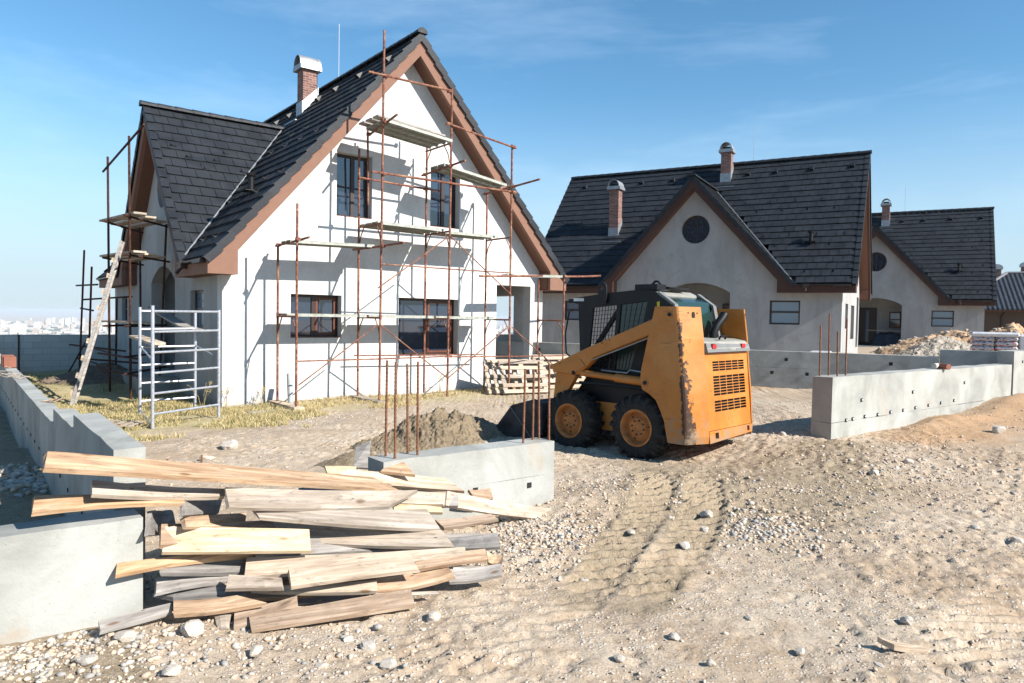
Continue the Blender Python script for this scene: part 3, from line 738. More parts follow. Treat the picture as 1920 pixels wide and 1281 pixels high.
tag(house, 'unfinished white gabled house with rusty scaffolding on its front', 'house', 'gabled houses under dark tiles')
for F, lb in ((H2, 'middle grey rendered house with round gable window, behind the orange loader'), (H3, 'farther grey rendered house with round gable window, at the right behind the gravel heap')):
    c = copy_tree(house); c.location = F.o; c.rotation_euler = (0, 0, F.ang); c['label'] = lb
    for q_ in c.children:
        if q_.name.startswith('wall'): q_.data = q_.data.copy(); q_.data.materials[0] = M['render2']
        if q_.name.startswith('fascia'): q_.data = q_.data.copy(); q_.data.materials[0] = M['fascia2']

# far house with hipped roof of curved tiles
def far_house():
    root = empty('bungalow', (40.5, 52, .3), -.45, 'dark brown walled house with hipped wavy tile roof at the right edge', 'house')
    w = MB(); w.box(-7, 9, -1, 9, -.8, 2.65); w.build('wall', m_simple('brown_wall', (.12, .085, .065), .8), root)
    zr = 5.6; ex = .6; base = [(-7-ex, -1-ex, 2.65), (9+ex, -1-ex, 2.65), (9+ex, 9+ex, 2.65), (-7-ex, 9+ex, 2.65)]; r0, r1 = (-3.4, 4, zr), (5.4, 4, zr)
    t = NT('wavy_tile'); v = t.co.outputs['Object']
    wv = t.node('ShaderNodeTexWave'); wv.inputs['Scale'].default_value = 1.05; wv.bands_direction = 'X'; t.l.new(v, wv.inputs['Vector'])
    wy = t.node('ShaderNodeTexWave'); wy.inputs['Scale'].default_value = .85; wy.bands_direction = 'Z'; wy.wave_profile = 'SAW'; t.l.new(v, wy.inputs['Vector'])
    t.set(t.ramp(t.noise(v, 3), [(.3, (.02, .023, .03)), (.7, (.04, .045, .055))]), .5, 0, .3)
    t.bump(t.math('ADD', wv.outputs['Fac'], t.math('MULTIPLY', wy.outputs['Fac'], .8)), .8, .07)
    rf = MB(); rf.add(base + [r0, r1] + [(x, y, z-.12) for x, y, z in base], [(0,1,5,4), (1,2,5), (2,3,4,5), (3,0,4), (0,6,7,1), (1,7,8,2), (2,8,9,3), (3,9,6,0), (9,8,7,6)])
    roof = rf.build('roof', t.m, root)
    rc = MB()
    for a, b in ((base[0], r0), (base[1], r1), (base[2], r1), (base[3], r0), (r0, r1)): rc.tube([a, b], .11, 8)
    rc.build('ridge_tiles', m_simple('ridge_grey', (.22, .22, .23), .7), roof)
    ft = MB(); ft.box(-7.55, 9.55, -1.55, -1.5, 2.45, 2.64); ft.box(-7.55, -7.5, -1.5, 9.5, 2.45, 2.64); ft.box(-7.5, 9.5, -1.5, -1.03, 2.5, 2.54); ft.build('fascia', M['soffit'], root)
    dp = MB(); dp.tube([(-4.3, -1.55, 2.4), (-4.4, -1.05, 2.1), (-4.4, -1.05, -.3)], .05, 8); dp.build('downpipe', M['frame'], root)
    for (cx, cy) in ((-4.1, 4.4), (-2.0, 4.6)):
        c = MB(); c.box(cx-.35, cx+.35, cy-.3, cy+.3, 3.2, 6.1 if cx > -3 else 5.9); ch = c.build('chimney', M['brick'], root)
        k = MB(); z = 6.1 if cx > -3 else 5.9; k.prism([[(cx+.45*math.cos(PI*i/8), z+.12+.3*math.sin(PI*i/8)) for i in range(9)] + [(cx-.45, z), (cx+.45, z)]], fXZ(cy-.4), .8); k.build('cowl', M['zinc'], ch)
far_house()

# ------------------------------------------------------------------ fences in the H1 frame
FY = -10.3
def fence(name, label, x0, x1, y0, y1, zb, zt, cat='wall', group=None, extra=None, seam=None, mat='concrete'):
    cx, cy = x0, y0; o = empty(name, H1.w(cx, cy, 0), H1.ang, label, cat, group)
    m = MB(); L, D = x1-x0, y1-y0
    nX = max(1, int(L/.35)); nY = max(1, int(D/.35)); rs = random.Random(int(abs(x0*100+y0*10)))
    def j(): return rs.uniform(-.006, .006)
    # cast wall: body with slightly uneven top edge, plus lower pour standing a hair proud
    def body(X0, X1, Y0, Y1, Z0, Z1):
        if X1-X0 > Y1-Y0:
            n_ = max(2, int((X1-X0)/.22)); xs = [X0+(X1-X0)*i/n_ for i in range(n_+1)]; vs = []
            for x in xs: vs += [(x, Y0, Z0), (x, Y0+j()*.4, Z1+j()), (x, Y1+j()*.4, Z1+j()), (x, Y1, Z0)]
        else:
            n_ = max(2, int((Y1-Y0)/.22)); xs = [Y0+(Y1-Y0)*i/n_ for i in range(n_+1)]; vs = []
            for y in xs: vs += [(X0, y, Z0), (X0+j()*.4, y, Z1+j()), (X1+j()*.4, y, Z1+j()), (X1, y, Z0)]
        fs = [(4*i+k, 4*i+(k+1) % 4, 4*(i+1)+(k+1) % 4, 4*(i+1)+k) for i in range(n_) for k in range(4)]
        m.add(vs, fs + [(3,2,1,0), (4*n_, 4*n_+1, 4*n_+2, 4*n_+3)])
    if seam:
        body(0, L, 0, D, seam, zt); body(-.003 if L > D else -.004, L+.003, -.004, D+.004, zb, seam-.004)
    else: body(0, L, 0, D, zb, zt)
    w = m.build('concrete_body', M[mat], o)
    if extra:
        hk = MB()
        for (a, z) in extra[0]:
            if L > D: hk.box(a-x0-.022, a-x0+.022, -.012, -.0045, z-.022, z+.022)
            else: hk.box(-.010, -.0045, a-y0-.014, a-y0+.014, z-.016, z+.016)
        if extra[0]: 
            hk.build('formwork_tie_holes', M['dark'], o)
            pg = MB()
            for (a, z) in extra[0]:
                if L > D and z > .35: pg.box(a-x0-.008, a-x0+.012, -.016, -.0125, z-.008, z+.012)
            if pg.v: pg.build('tie_ends', M['white'], o)
        for (a, b, zt_, r) in extra[1]:
            t = MB(); dx, dy = rs.uniform(-.012, .012), rs.uniform(-.012, .012)
            n_ = 14; pts = [(a-x0+dx*i/n_, b-y0+dy*i/n_, zt-.1+(zt_-zt+.1)*i/n_) for i in range(n_+1)]
            t.tube(pts, r, 8)
            # ribs of the reinforcing bar
            for i in range(int((zt_-zt)/.03)):
                z = zt + i*.03; f_ = (z-zt+.1)/(zt_-zt+.1); t.tube([(a-x0+dx*f_, b-y0+dy*f_, z), (a-x0+dx*f_, b-y0+dy*f_, z+.011)], r*1.18, 8, cap=False)
            t.build('rebar', M['rebar'], o)
    return o
# z helper at the fence face for a photo row
fz = lambda u, v: H1.Y(u, v, FY+.1)
rb1 = [(H1.Y(u, v0, FY+d).x, FY+d, H1.Y(u, v1, FY+d).z, .009) for u, v0, v1, d in ((723, 848, 676, .19), (740.5, 850, 679, .07), (765, 845, 682, .19), (783, 850, 678, .08),
                                                         (981, 820, 692, .07), (999, 818, 694, .17), (1011, 815, 678, .19), (1029.5, 820, 683, .06))]
o = fence('fence_stub', 'short concrete wall block with rebar at both ends, right of the timber pile', -1.8, -.14, FY, FY+.25, -.5, .58,
      extra=([(-.42, .23), (-.98, .26)], rb1), seam=.3)
o = fence('fence_wall', 'long pale concrete wall starting with four rebars, right of the loader', 4.58, 10.95, FY, FY+.27, -.5, .96,
      extra=([(5.35, .63), (6.9, .66), (8.8, .72), (4.95, .385), (5.12, .39), (5.45, .40), (5.82, .40), (6.2, .41), (6.6, .41), (7.0, .42), (7.45, .43), (7.9, .44), (8.4, .45)],
             [(4.66, FY+.22, 1.62, .01), (4.85, FY+.2, 1.78, .01), (4.83, FY+.07, 1.55, .01), (5.1, FY+.1, 1.72, .01)]), seam=.375)
fence('fence_wall', 'higher concrete wall piece at the right edge, end of the long pale wall', 11.05, 16, FY, FY+.27, -.3, 1.2, extra=([(11.5, 1.0)], []))
FY2 = -10.75
fence('fence_wall', 'low concrete wall in the left foreground, behind the timber pile', -9, -3.48, FY2, FY2+.25, -.6, .54)
LX0, LX1 = -3.58, -3.42
holes = [(-9.9+.42*i, .30) for i in range(24)]
fence('side_wall', 'nearest and tallest step of the left concrete side wall', LX0, LX1, FY2+.255, -8.83, -.5, .88, 'wall', 'steps of the left side wall', extra=([(-9.8, .25), (-9.3, .25)], []))
fence('side_wall', 'short middle step of the left concrete side wall', LX0+.003, LX1-.003, -8.828, -7.45, -.5, .765, 'wall', 'steps of the left side wall', extra=([(-8.5, .25), (-8.0, .27), (-7.7, .27)], []))
fence('side_wall', 'long low rear part of the left concrete side wall running to the block wall', LX0, LX1, -7.448, 12.55, -.5, .63, 'wall', 'steps of the left side wall',
      extra=([(-7.2+.5*i, .22) for i in range(20)], []))
o = fence('block_wall', 'grey concrete block wall at the back left, city beyond it', -6, 25, 12.6, 12.8, -1.5, .84, mat='block')
p = MB(); p.box(3.35, 3.4, -.03, -.004, -.6, .84); p.build('joint_strip', M['frame'], o)
# middle wall behind the loader (parallel to the middle house)
mw = Fr(WF.Z(1420, 657, 1.0), -.5141)
def mid(name, label, a, b, zt, tie):
    o = empty(name, Vector((*mw.w(a, 0).xy, 0)), mw.ang, label, 'wall', 'walls behind the loader')
    m = MB(); m.box(0, b-a, 0, .25, -.4, .62); m.box(.0, b-a, .004, .246, .624, zt); m.build('concrete_body', M['concrete'], o)
    h = MB()
    for i in range(int((b-a)/.75)): h.box(.3+.75*i, .37+.75*i, -.012, -.003, .47, .54)
    for i in range(int((b-a)/2.1)): h.box(1.2+2.1*i, 1.27+2.1*i, -.008, .003, .78, .85)
    h.build('formwork_tie_holes', M['dark'], o)
mid('yard_wall', 'low grey concrete wall seen between the loader and the middle house', -9, 3.62, 1.0, 1)
mid('yard_wall', 'higher grey concrete wall piece in front of the gravel heap', 3.63, 6.9, 1.15, 1)
# ------------------------------------------------------------------ scaffolding in front of the gable
FXS = [1.0, 2.8, 4.5, 6.25, 7.98]; YI, YO = -.38, -1.4; R_ = .024
def gl(x, y):
    w = H1.w(x, y); return gz(w.x, w.y)
S1 = empty('scaffolding', H1.o, H1.ang, 'tall rusty tube scaffolding with steel decks against the white gable wall', 'scaffold')
def tube1(name, pts, r=R_, parent=None, mat='rust', n=8):
    m = MB(); m.tube(pts, r, n); return m.build(name, M[mat], parent or S1, smooth=True)
def coupler(mb, p):
    mb = MB(); x, y, z = p; mb.box(x-.038, x+.038, y-.042, y+.042, z-.03, z+.03); mb.tube([(x-.06, y-.02, z), (x+.06, y-.02, z)], .012, 6); mb.build('coupler', M['rust'], S1)
zt_o = [3.79, 7.56, 6.73, 5.76, 2.74]; zt_i = [3.08, 5.29, 5.64, 4.74, 2.65]
cp = MB()
for i, x in enumerate(FXS):
    zf = -.15 if i < 3 else gl(x, -1)+.02
    for y, zt in ((YO, zt_o[i]), (YI, zt_i[i])):
        lean = rnd.uniform(-.015, .02)
        zz = [zf] + [z for z in (1.62, 3.1, 4.6) if z < zt-.3] + [zt]
        m = MB(); m.tube([(x + lean*(z-zf)/3, y, z) for z in zz], R_, 10)
        for z in zz[1:-1]: m.tube([(x+lean*(z-zf)/3, y, z-.05), (x+lean*(z-zf)/3, y, z+.05)], R_*1.25, 10)
        for z in np.arange(zf+.35, zt-.2, .5): m.tube([(x+lean*(z-zf)/3, y-.02, z), (x+lean*(z-zf)/3-.01, y-.045, z)], .008, 5)
        m.build('standard', M['rust'], S1, smooth=True)
tube1('standard', [(3.02, YI+.03, 4.1), (2.99, YI+.03, 5.75)])
# frame heads: transom and knee braces
def head(x, z, yo=YO, yi=YI, knees=True):
    m = MB(); m.tube([(x, yo, z), (x, yi, z)], .021, 8)
    if knees:
        for y, d in ((yo, .22), (yi, -.22)): m.tube([(x, y, z-.42), (x, y+d*.35, z-.2), (x, y+d, z-.02)], .013, 6)
    m.build('transom', M['rust'], S1, smooth=True)
for i in range(5): head(FXS[i], 1.6)
head(2.8, 3.58); head(4.5, 3.56); head(6.25, 3.57); head(4.47, 5.5)
def loose(p, q, r=R_, name='ledger'): return tube1(name, [p, ((p[0]+q[0])/2, (p[1]+q[1])/2, (p[2]+q[2])/2 - .008), q], r)
loose((1.0, YI+.15, 3.05), (1.1, YO-.35, 3.12), name='transom'); loose((2.75, YI+.2, 3.1), (2.92, YO-.75, 3.13), name='transom')
loose((3.03, YI+.1, 5.64), (2.84, YO-.55, 5.72), name='transom')
loose((4.43, YI+.1, 4.95), (4.52, YO-.55, 5.05), name='transom'); loose((6.2, YI+.1, 4.72), (6.3, YO-.95, 4.82), name='transom')
loose((2.45, YO-.05, 6.62), (4.46, YO-.05, 6.65)); loose((4.37, YO-.05, 5.92), (6.3, YO-.05, 5.68))
loose((2.55, YO-.05, 4.61), (6.35, YO-.05, 4.64)); loose((2.75, YI-.05, 4.66), (4.85, YI-.05, 4.62))
loose((1.0, YO, .73), (4.6, YO, .76), .015); loose((4.4, YO, .75), (8.1, YO, .71), .015); loose((2.7, YI, .76), (6.2, YI, .72), .015)
loose((2.8, YO, 2.73), (6.25, YO, 2.72), .015)
loose((5.3, YO-.05, 2.6), (7.2, YO-.05, 2.70)); loose((7.75, YO-.25, 2.70), (9.0, YO-.25, 2.78))
for p, q in (((1.03, .26), (2.72, 1.46)), ((2.8, 1.45), (4.47, .28)), ((4.5, .28), (6.23, 1.47)), ((6.3, 1.42), (7.9, .3)), ((2.72, 2.22), (4.42, 3.41)), ((4.5, 3.45), (6.25, 2.2))):
    loose((p[0], YO-.03, p[1]), (q[0], YO-.03, q[1]), .014, 'brace')
for x, z in ((1.0, 3.1), (2.84, 3.1), (2.86, 5.68), (2.86, 6.63), (4.42, 6.64), (4.4, 5.92), (6.27, 5.7), (4.45, 4.63), (6.28, 4.64), (4.47, 5.0), (6.28, 4.78), (2.84, 4.6), (6.25, 2.66), (7.97, 2.72)): coupler(cp, (x, YO-.02, z))
for x, z in ((1.0, 3.06), (2.8, 4.65), (4.47, 4.63), (4.45, 4.96), (6.22, 4.73), (3.0, 5.65)): coupler(cp, (x, YI, z))
# steel decks
def deck(x0, x1, z0, z1, ys, name='steel_deck', w=.30, mat='deck'):
    for y in ys:
        m = MB(); A = Vector((x0, y, z0)); B = Vector((x1, y, z1)); d = (B-A)
        m.beam(A, B, w-.02, .012, m=0)
        for s in (-1, 1):
            o = Vector((0, s*(w/2-.014), -.028)); m.beam(A+o, B+o, .008, .055)
        for k in range(1, 8):
            P = A + d*k/8 + Vector((0, 0, -.012)); m.beam(P-Vector((0, w/2-.02, 0)), P+Vector((0, w/2-.02, 0)), .03, .01)
        m.build(name, M[mat], S1)
for a_, b_ in ((1.02, 2.78), (2.83, 4.48), (4.53, 6.2)): deck(a_, b_, 1.655, 1.66, (-.44, -.70), w=.26)
deck(1.02, 2.86, 3.12, 3.16, (-.6, -.87), w=.26); deck(2.82, 4.48, 3.64, 3.62, (-.45, -.76, -1.07)); deck(4.53, 6.2, 3.62, 3.63, (-.5, -.81))
deck(4.4, 6.22, 5.07, 4.83, (-.85, -1.16)); deck(6.3, 8.15, 2.70, 2.76, (-1.1,), w=.24)
deck(2.85, 4.5, 5.74, 5.58, (-.7, -1.01, -1.32))
for y in (-.62, -.95, -1.28):
    pw = MB(); pw.beam((2.7, y, 5.8), (4.35, y, 5.655), .25, .035); pw.build('deck_board', M['greywood'], S1)
# base boards
def board_obj(name, p, q, w, h, mat, label, cat, group=None, up=(0, 0, 1), taper=0):
    """one board as its own object; local x runs along it"""
    p = Vector(p); q = Vector(q); d = (q-p); L = d.length; ex = d.normalized(); up = Vector(up)
    ey = up.cross(ex).normalized(); ez = ex.cross(ey)
    m = MB(); n_ = max(2, int(L/.15)); rs = random.Random(int(L*1000)); vs = []
    for i in range(n_+1):
        a = L*i/n_; j = lambda s=.0015: rs.uniform(-s, s)
        vs += [(a, -w/2+j(), -h/2), (a, w/2+j(), -h/2), (a, w/2+j(), h/2+j(.001)), (a, -w/2+j(), h/2+j(.001))]
    m.add(vs, [(4*i+k, 4*i+(k+1) % 4, 4*(i+1)+(k+1) % 4, 4*(i+1)+k) for i in range(n_) for k in range(4)] + [(3,2,1,0), (4*n_, 4*n_+1, 4*n_+2, 4*n_+3)])
    o = m.build(name, M[mat]); o.matrix_world = Matrix.Translation(p) @ Matrix((ex, ey, ez)).transposed().to_4x4()
    if label: tag(o, label, cat, group)
    return o
for x in FXS[:1]:
    g = gl(x, -1)
    board_obj('timber_block', H1.w(x, -1.58, -.195), H1.w(x-.02, -.2, -.195), .2, .085, 'palewood', 'thick timber block under the leftmost scaffold legs', 'timber')
board_obj('timber_block', H1.w(2.78, -1.6, -.165), H1.w(2.8, -.2, -.165), .2, .05, 'palewood', 'flat timber board under the second pair of scaffold legs', 'timber')
board_obj('board', H1.w(.75, -1.3, -.235), H1.w(1.2, -2.35, -.225), .22, .04, 'palewood', 'grey board lying in front of the leftmost scaffold block', 'board')
board_obj('kerb_block', H1.w(.1, -1.35, -.26), H1.w(.72, -1.25, -.26), .16, .1, 'concrete', 'pale concrete kerb block lying in the dry grass before the white wall', 'block')
q = MB(); a = H1.Y(545, 770, -.75); b = H1.Y(551, 703, -.75)
q.tube([(0, 0, 0), (b.x-a.x, .25, b.z+.25)], .055, 14); q.tube([(0, 0, -.001), (.004, .015, .1)], .066, 14)
o = q.build('drain_pipe', M['pvc'], smooth=True); o.location = H1.w(a.x, -.75, -.25); o.rotation_euler = (0, 0, H1.ang)
tag(o, 'short grey plastic pipe leaning against the white wall by the first scaffold legs', 'pipe')

# ------------------------------------------------------------------ dark scaffolding at the wing (left)
S2 = empty('scaffolding', H1.o, H1.ang, 'dark rusty pole scaffolding with board decks at the shaded left side of the house', 'scaffold')
def pole(foot, top, z=-.3, fix=None, name='standard', r=.026):
    P = H1.Z(*foot, z) if fix is None else Vector((*fix, z))
    w = H1.w(P.x, P.y); r_ = ray(*top); t = w.y/r_.y; W_ = EYEV + r_*t; Lc = H1.loc(W_)
    tube1(name, [(P.x, P.y, z), (Lc.x, Lc.y, Lc.z)], r, S2, 'rust2'); return (P.x, P.y, z), (Lc.x, Lc.y, Lc.z)
P1 = pole((245, 749), (242, 255)); P2 = pole((206, 739), (202, 294))
P3 = pole((148.5, 712), (158, 469)); P4 = pole((165, 719), (172, 500))
P6 = pole(None, (312, 420), -.2, (-.3, 4.1)); P5 = pole(None, (262, 415), -.25, (-.42, 5.6)); P7 = pole(None, (219, 560), -.3, (-.9, 6.3))
def at_(P, z):
    a, b = Vector(P[0]), Vector(P[1]); return a + (b-a)*((z-a.z)/(b.z-a.z))
def t2(a, b, ext0=.2, ext1=.2, r=.024, name='ledger'):
    a = Vector(a); b = Vector(b); d = (b-a).normalized(); return tube1(name, [a-d*ext0, b+d*ext1], r, S2, 'rust2')
for z in (3.72, 2.88, 1.32): t2(at_(P1, z), at_(P6, z), .25, .25, name='transom'); t2(at_(P2, z-.02), at_(P5, z-.02), .3, .2, name='transom')
t2(at_(P1, 5.35), at_(P2, 5.0), .9, .35)
for z in (.25, .62): t2(at_(P1, z), at_(P2, z), .4, .8); t2(at_(P1, z+.03), at_(P6, z+.03), .3, .3); t2(at_(P2, z+.05), at_(P4, z+.05), .1, .5)
t2(at_(P3, 2.35), at_(P4, 2.33), 1.1, .9); t2(at_(P4, 1.95), at_(P7, 2.0), .3, .5); t2(at_(P3, 1.7), at_(P4, 1.66), .2, .4)
t2(at_(P3, .65), at_(P7, .62), .7, .5); t2(at_(P4, .35), at_(P5, .3), .4, .2)
tube1('brace', [(P3[0][0]-.35, P3[0][1]-.3, -.2), at_(P4, 1.0)], .022, S2, 'rust2')
def deck2(z, w=.2, n_=3, e0=.35, e1=.5):
    a0, a1 = at_(P1, z), at_(P6, z); b0, b1 = at_(P2, z), at_(P5, z)
    for i in range(n_):
        m = MB(); t = .12 + .34*i; A = a0.lerp(a1, t); B = b0.lerp(b1, t); d = (B-A).normalized()
        m.beam(A-d*(e0-.1*i)+Vector((0, 0, .055)), B+d*e1+Vector((0, 0, .055)), .27, .045); m.build('deck_board', M['palewood'], S2)
deck2(3.74); deck2(2.90); deck2(1.34, n_=2)
lb = MB()
A, B = H1.Y(345, 550, -.0), None
bp = [(-.75, 2.6, 1.72), (-.62, 1.6, 1.5), (-.55, .6, 1.33), (-.5, -.35, 1.27)]
vs = []
for i, p in enumerate(bp):
    p = Vector(p); vs += [p + Vector((-.12, 0, 0)), p + Vector((.12, .02, 0)), p + Vector((.12, .02, .04)), p + Vector((-.12, 0, .04))]
lb.add(vs, [(4*i+k, 4*i+(k+1) % 4, 4*(i+1)+(k+1) % 4, 4*(i+1)+k) for i in range(3) for k in range(4)] + [(3,2,1,0), (12,13,14,15)])
o = lb.build('board', M['greywood']); o.location = H1.o; o.rotation_euler = (0, 0, H1.ang)
tag(o, 'long sagging grey board bridging from the dark scaffolding to the white tube tower', 'board')

# ladder
L0 = H1.Z(133, 762, -.28); Lt = Vector(at_(P1, 2.95)) + Vector((-.12, .25, .25))
lad = empty('ladder', H1.o, H1.ang, 'home-made wooden ladder leaning on the dark scaffolding', 'ladder')
d = (Lt - L0); side = Vector((.11, .37, 0)); dn = d.normalized()
rr = MB()
for s in (0, 1): 
    r_ = MB(); r_.beam(L0 + side*s, Lt + side*s*.8, .04, .06, up=side.cross(dn)); r_.build('rail', M['greywood'], lad)
for i in range(9):
    t = .07 + .1*i; P = L0 + d*t; nrm = side.cross(dn).normalized()
    if nrm.x > 0: nrm = -nrm
    r_ = MB(); r_.beam(P - side*.12 + nrm*.055, P + side*1.0 + nrm*.055, .04, .10, up=nrm.cross(side)); r_.build('rung', M['palewood'], lad)

# ------------------------------------------------------------------ white tube tower
TW = empty('scaffold_tower', H1.o, H1.ang, 'low whitish galvanised ladder-frame tower standing in the dry grass at the house corner', 'scaffold tower')
fpts = [H1.Z(286, 804, -.27), H1.Z(410, 784, -.27)]; bpts = [H1.Z(259, 770, -.285), H1.Z(370, 765, -.285)]
bpts[0] = Vector((-1.52, -.15, -.3)); bpts[1] = Vector((-.5, .22, -.3)) if False else Vector((-.52, -.05, -.3))
fpts[0].z = fpts[1].z = -.3
tops = [H1.loc(EYEV + ray(286, 573)*(H1.w(fpts[0].x, fpts[0].y).y/ray(286, 573).y)).z]
ZT = tops[0]
for pr, zo in ((fpts, 0), (bpts, -.02)):
    for i, p in enumerate(pr): tube1('post', [(p.x, p.y, -.35), (p.x, p.y, ZT + (zo if i == 0 else zo-.05))], .029, TW, 'steel', 10)
    a, b = pr
    for k in range(6):
        z = -.3 + (ZT+.3)*(.13 + .165*k); tube1('rung', [(a.x, a.y, z), (b.x, b.y, z+.01)], .02, TW, 'steel')
t = -.15
tube1('brace', [(fpts[0].x, fpts[0].y, -.22), (bpts[0].x, bpts[0].y, -.2)], .014, TW, 'steel')
tube1('brace', [(bpts[0].x, bpts[0].y, 1.0), (fpts[0].x, fpts[0].y, .86)], .014, TW, 'steel')
tube1('brace', [(bpts[1].x, bpts[1].y, 1.0), (fpts[1].x-.06, fpts[1].y+.2, .88)], .014, TW, 'steel')
a = bpts[0].lerp(bpts[1], .35)
board_obj('board', H1.w(a.x-.1, a.y-.35, -.3+(ZT+.3)*.66), H1.w(a.x-.25, a.y+.9, -.3+(ZT+.3)*.66+.1), .26, .045, 'palewood', 'short pale board lying across a rung of the white tube tower', 'board')

# ------------------------------------------------------------------ pallets
def pallet():
    r = empty('pallet', (0, 0, 0), 0, 'pallet', 'pallet', 'wooden pallets stacked beside the porch')
    def one(nm, *b):
        m = MB(); m.box(*b); m.build(nm, M['palewood'], r)
    for y in (-.42, -.25, 0, .25, .42): one('slat', -.6, .6, y-.05, y+.05, .122, .144)
    for x in (-.55, 0, .55): one('cross_board', x-.06, x+.06, -.47, .47, .1, .1205)
    for x in (-.53, 0, .53):
        for y in (-.4, 0, .4): one('block', x-.06, x+.06, y-.05, y+.05, .023, .099)
    for y in (-.4, 0, .4): one('runner', -.6, .6, y-.05, y+.05, 0, .0215)
    return r
pp = pallet()
def put_pallet(first, x, y, z, tilt, yaw, label, s=1.):
    r = pp if first else copy_tree(pp)
    r.location = H1.w(x, y, z); r.rotation_mode = 'XYZ'; r.rotation_euler = (tilt, 0, H1.ang + yaw); r['label'] = label
    r.scale = (s, s, s); return r
# leaning stack: slats face the camera
for i in range(3):
    put_pallet(i == 0, 6.5 + .1*i, -1.0 - .17*i, .16 + .0*i, math.radians(62-3*i), -.30,
               ['rearmost pallet of the leaning stack under the porch opening', 'middle pallet of the leaning stack under the porch opening', 'front pallet of the leaning stack under the porch opening'][i], .96)
put_pallet(False, 8.1, -.95, .23, math.radians(60), -.25, 'rear pallet of the small leaning stack just left of the loader')
put_pallet(False, 8.2, -1.13, .2, math.radians(57), -.25, 'front pallet of the small leaning stack just left of the loader')
# small slatted crate base on the grass at the left wall
g = gpx(226, 800)
r = copy_tree(pp); r.location = g + Vector((0, 0, .0)); r.rotation_euler = (0.05, .04, H1.ang + 1.1); r.scale = (.62, .62, .5)
r['label'] = 'small broken pallet lying flat in the grass beside the left side wall'; r['group'] = 'loose pallets'
for ch in r.children: ch.data = ch.data

# ------------------------------------------------------------------ timber pile: one object per board
P0 = Vector((-2.15, 3.73, 0)); NH = Vector((-.255, .967, 0))
def pile_depth(u, v, lift=0.):
    r = ray(u, v)           # plane: z = .04 + lift + .42*((P-P0).NH)
    k = .42; t = (.085 + lift - EYE - k*(P0.dot(NH)))/(r.z - k*(r.x*NH.x + r.y*NH.y))
    return t*r.y
def fence_depth(u, v, off=.09):
    r = ray(u, v); t = ((H1.o - EYEV).dot(H1.ey) + (FY if u > 500 else FY2) - off)/r.dot(H1.ey); return t*r.y
def ptY(u, v, Y): r = ray(u, v); return EYEV + r*(Y/r.y)
def pboard(q, mat, label, YL=None, YR=None, th=.024, lift=0., dY=.11, group='boards of the timber pile'):
    (tl, tr, br, bl) = q
    yl = YL or min(pile_depth(*bl, lift), fence_depth(*bl)); yr = YR or min(pile_depth(*br, lift), fence_depth(*br) if br[0] > 712 or br[0] < 330 else 99)
    hl = abs(bl[1]-tl[1]); hr = abs(br[1]-tr[1])
    A = ptY(*bl, yl); B = ptY(*br, yr); C = ptY(*tr, yr + dY*min(1.4, hr/30)); D = ptY(*tl, yl + dY*min(1.4, hl/30))
    ex = (B-A).normalized(); nrm = ex.cross(D-A).normalized()
    if nrm.z < 0: nrm = -nrm
    ey = nrm.cross(ex); F = lambda P: Vector(((P-A).dot(ex), (P-A).dot(ey), (P-A).dot(nrm)))
    m = MB(); n_ = max(3, int((B-A).length/.12)); rs = random.Random(int(tl[0]*7+tl[1])); vs = []
    a, b, c, d_ = F(A), F(B), F(C), F(D)
    bow = rs.uniform(-.02, .02); tws = rs.uniform(-.02, .02)
    for i in range(n_+1):
        t = i/n_; lo = a.lerp(b, t); hi = d_.lerp(c, t); bz = bow*math.sin(PI*t)
        j = lambda: Vector((0, rs.uniform(-.0018, .0018), rs.uniform(-.001, .001)+bz))
        dn_ = Vector((0, 0, -th)); tz = Vector((0, 0, tws*(t-.5))); vs += [lo+j()-tz, hi+j()+tz, hi+dn_+Vector((0, 0, bz))+tz, lo+dn_+Vector((0, 0, bz))-tz]
    # ragged sawn ends
    for k in (0, 1, 2, 3):
        vs[k] = vs[k] + Vector((rs.uniform(-.004, .012), 0, 0)); vs[4*n_+k] = vs[4*n_+k] - Vector((rs.uniform(-.004, .012), 0, 0))
    m.add(vs, [(4*i+k, 4*i+(k+1) % 4, 4*(i+1)+(k+1) % 4, 4*(i+1)+k) for i in range(n_) for k in range(4)] + [(3,2,1,0), (4*n_, 4*n_+1, 4*n_+2, 4*n_+3)])
    o = m.build('board', M[mat]); o.matrix_world = Matrix.Translation(A) @ Matrix((ex, ey, nrm)).transposed().to_4x4()
    return tag(o, label, 'board', group)
W_, N_, G_, L_ = 'wood', 'newwood', 'greywood', 'palewood'
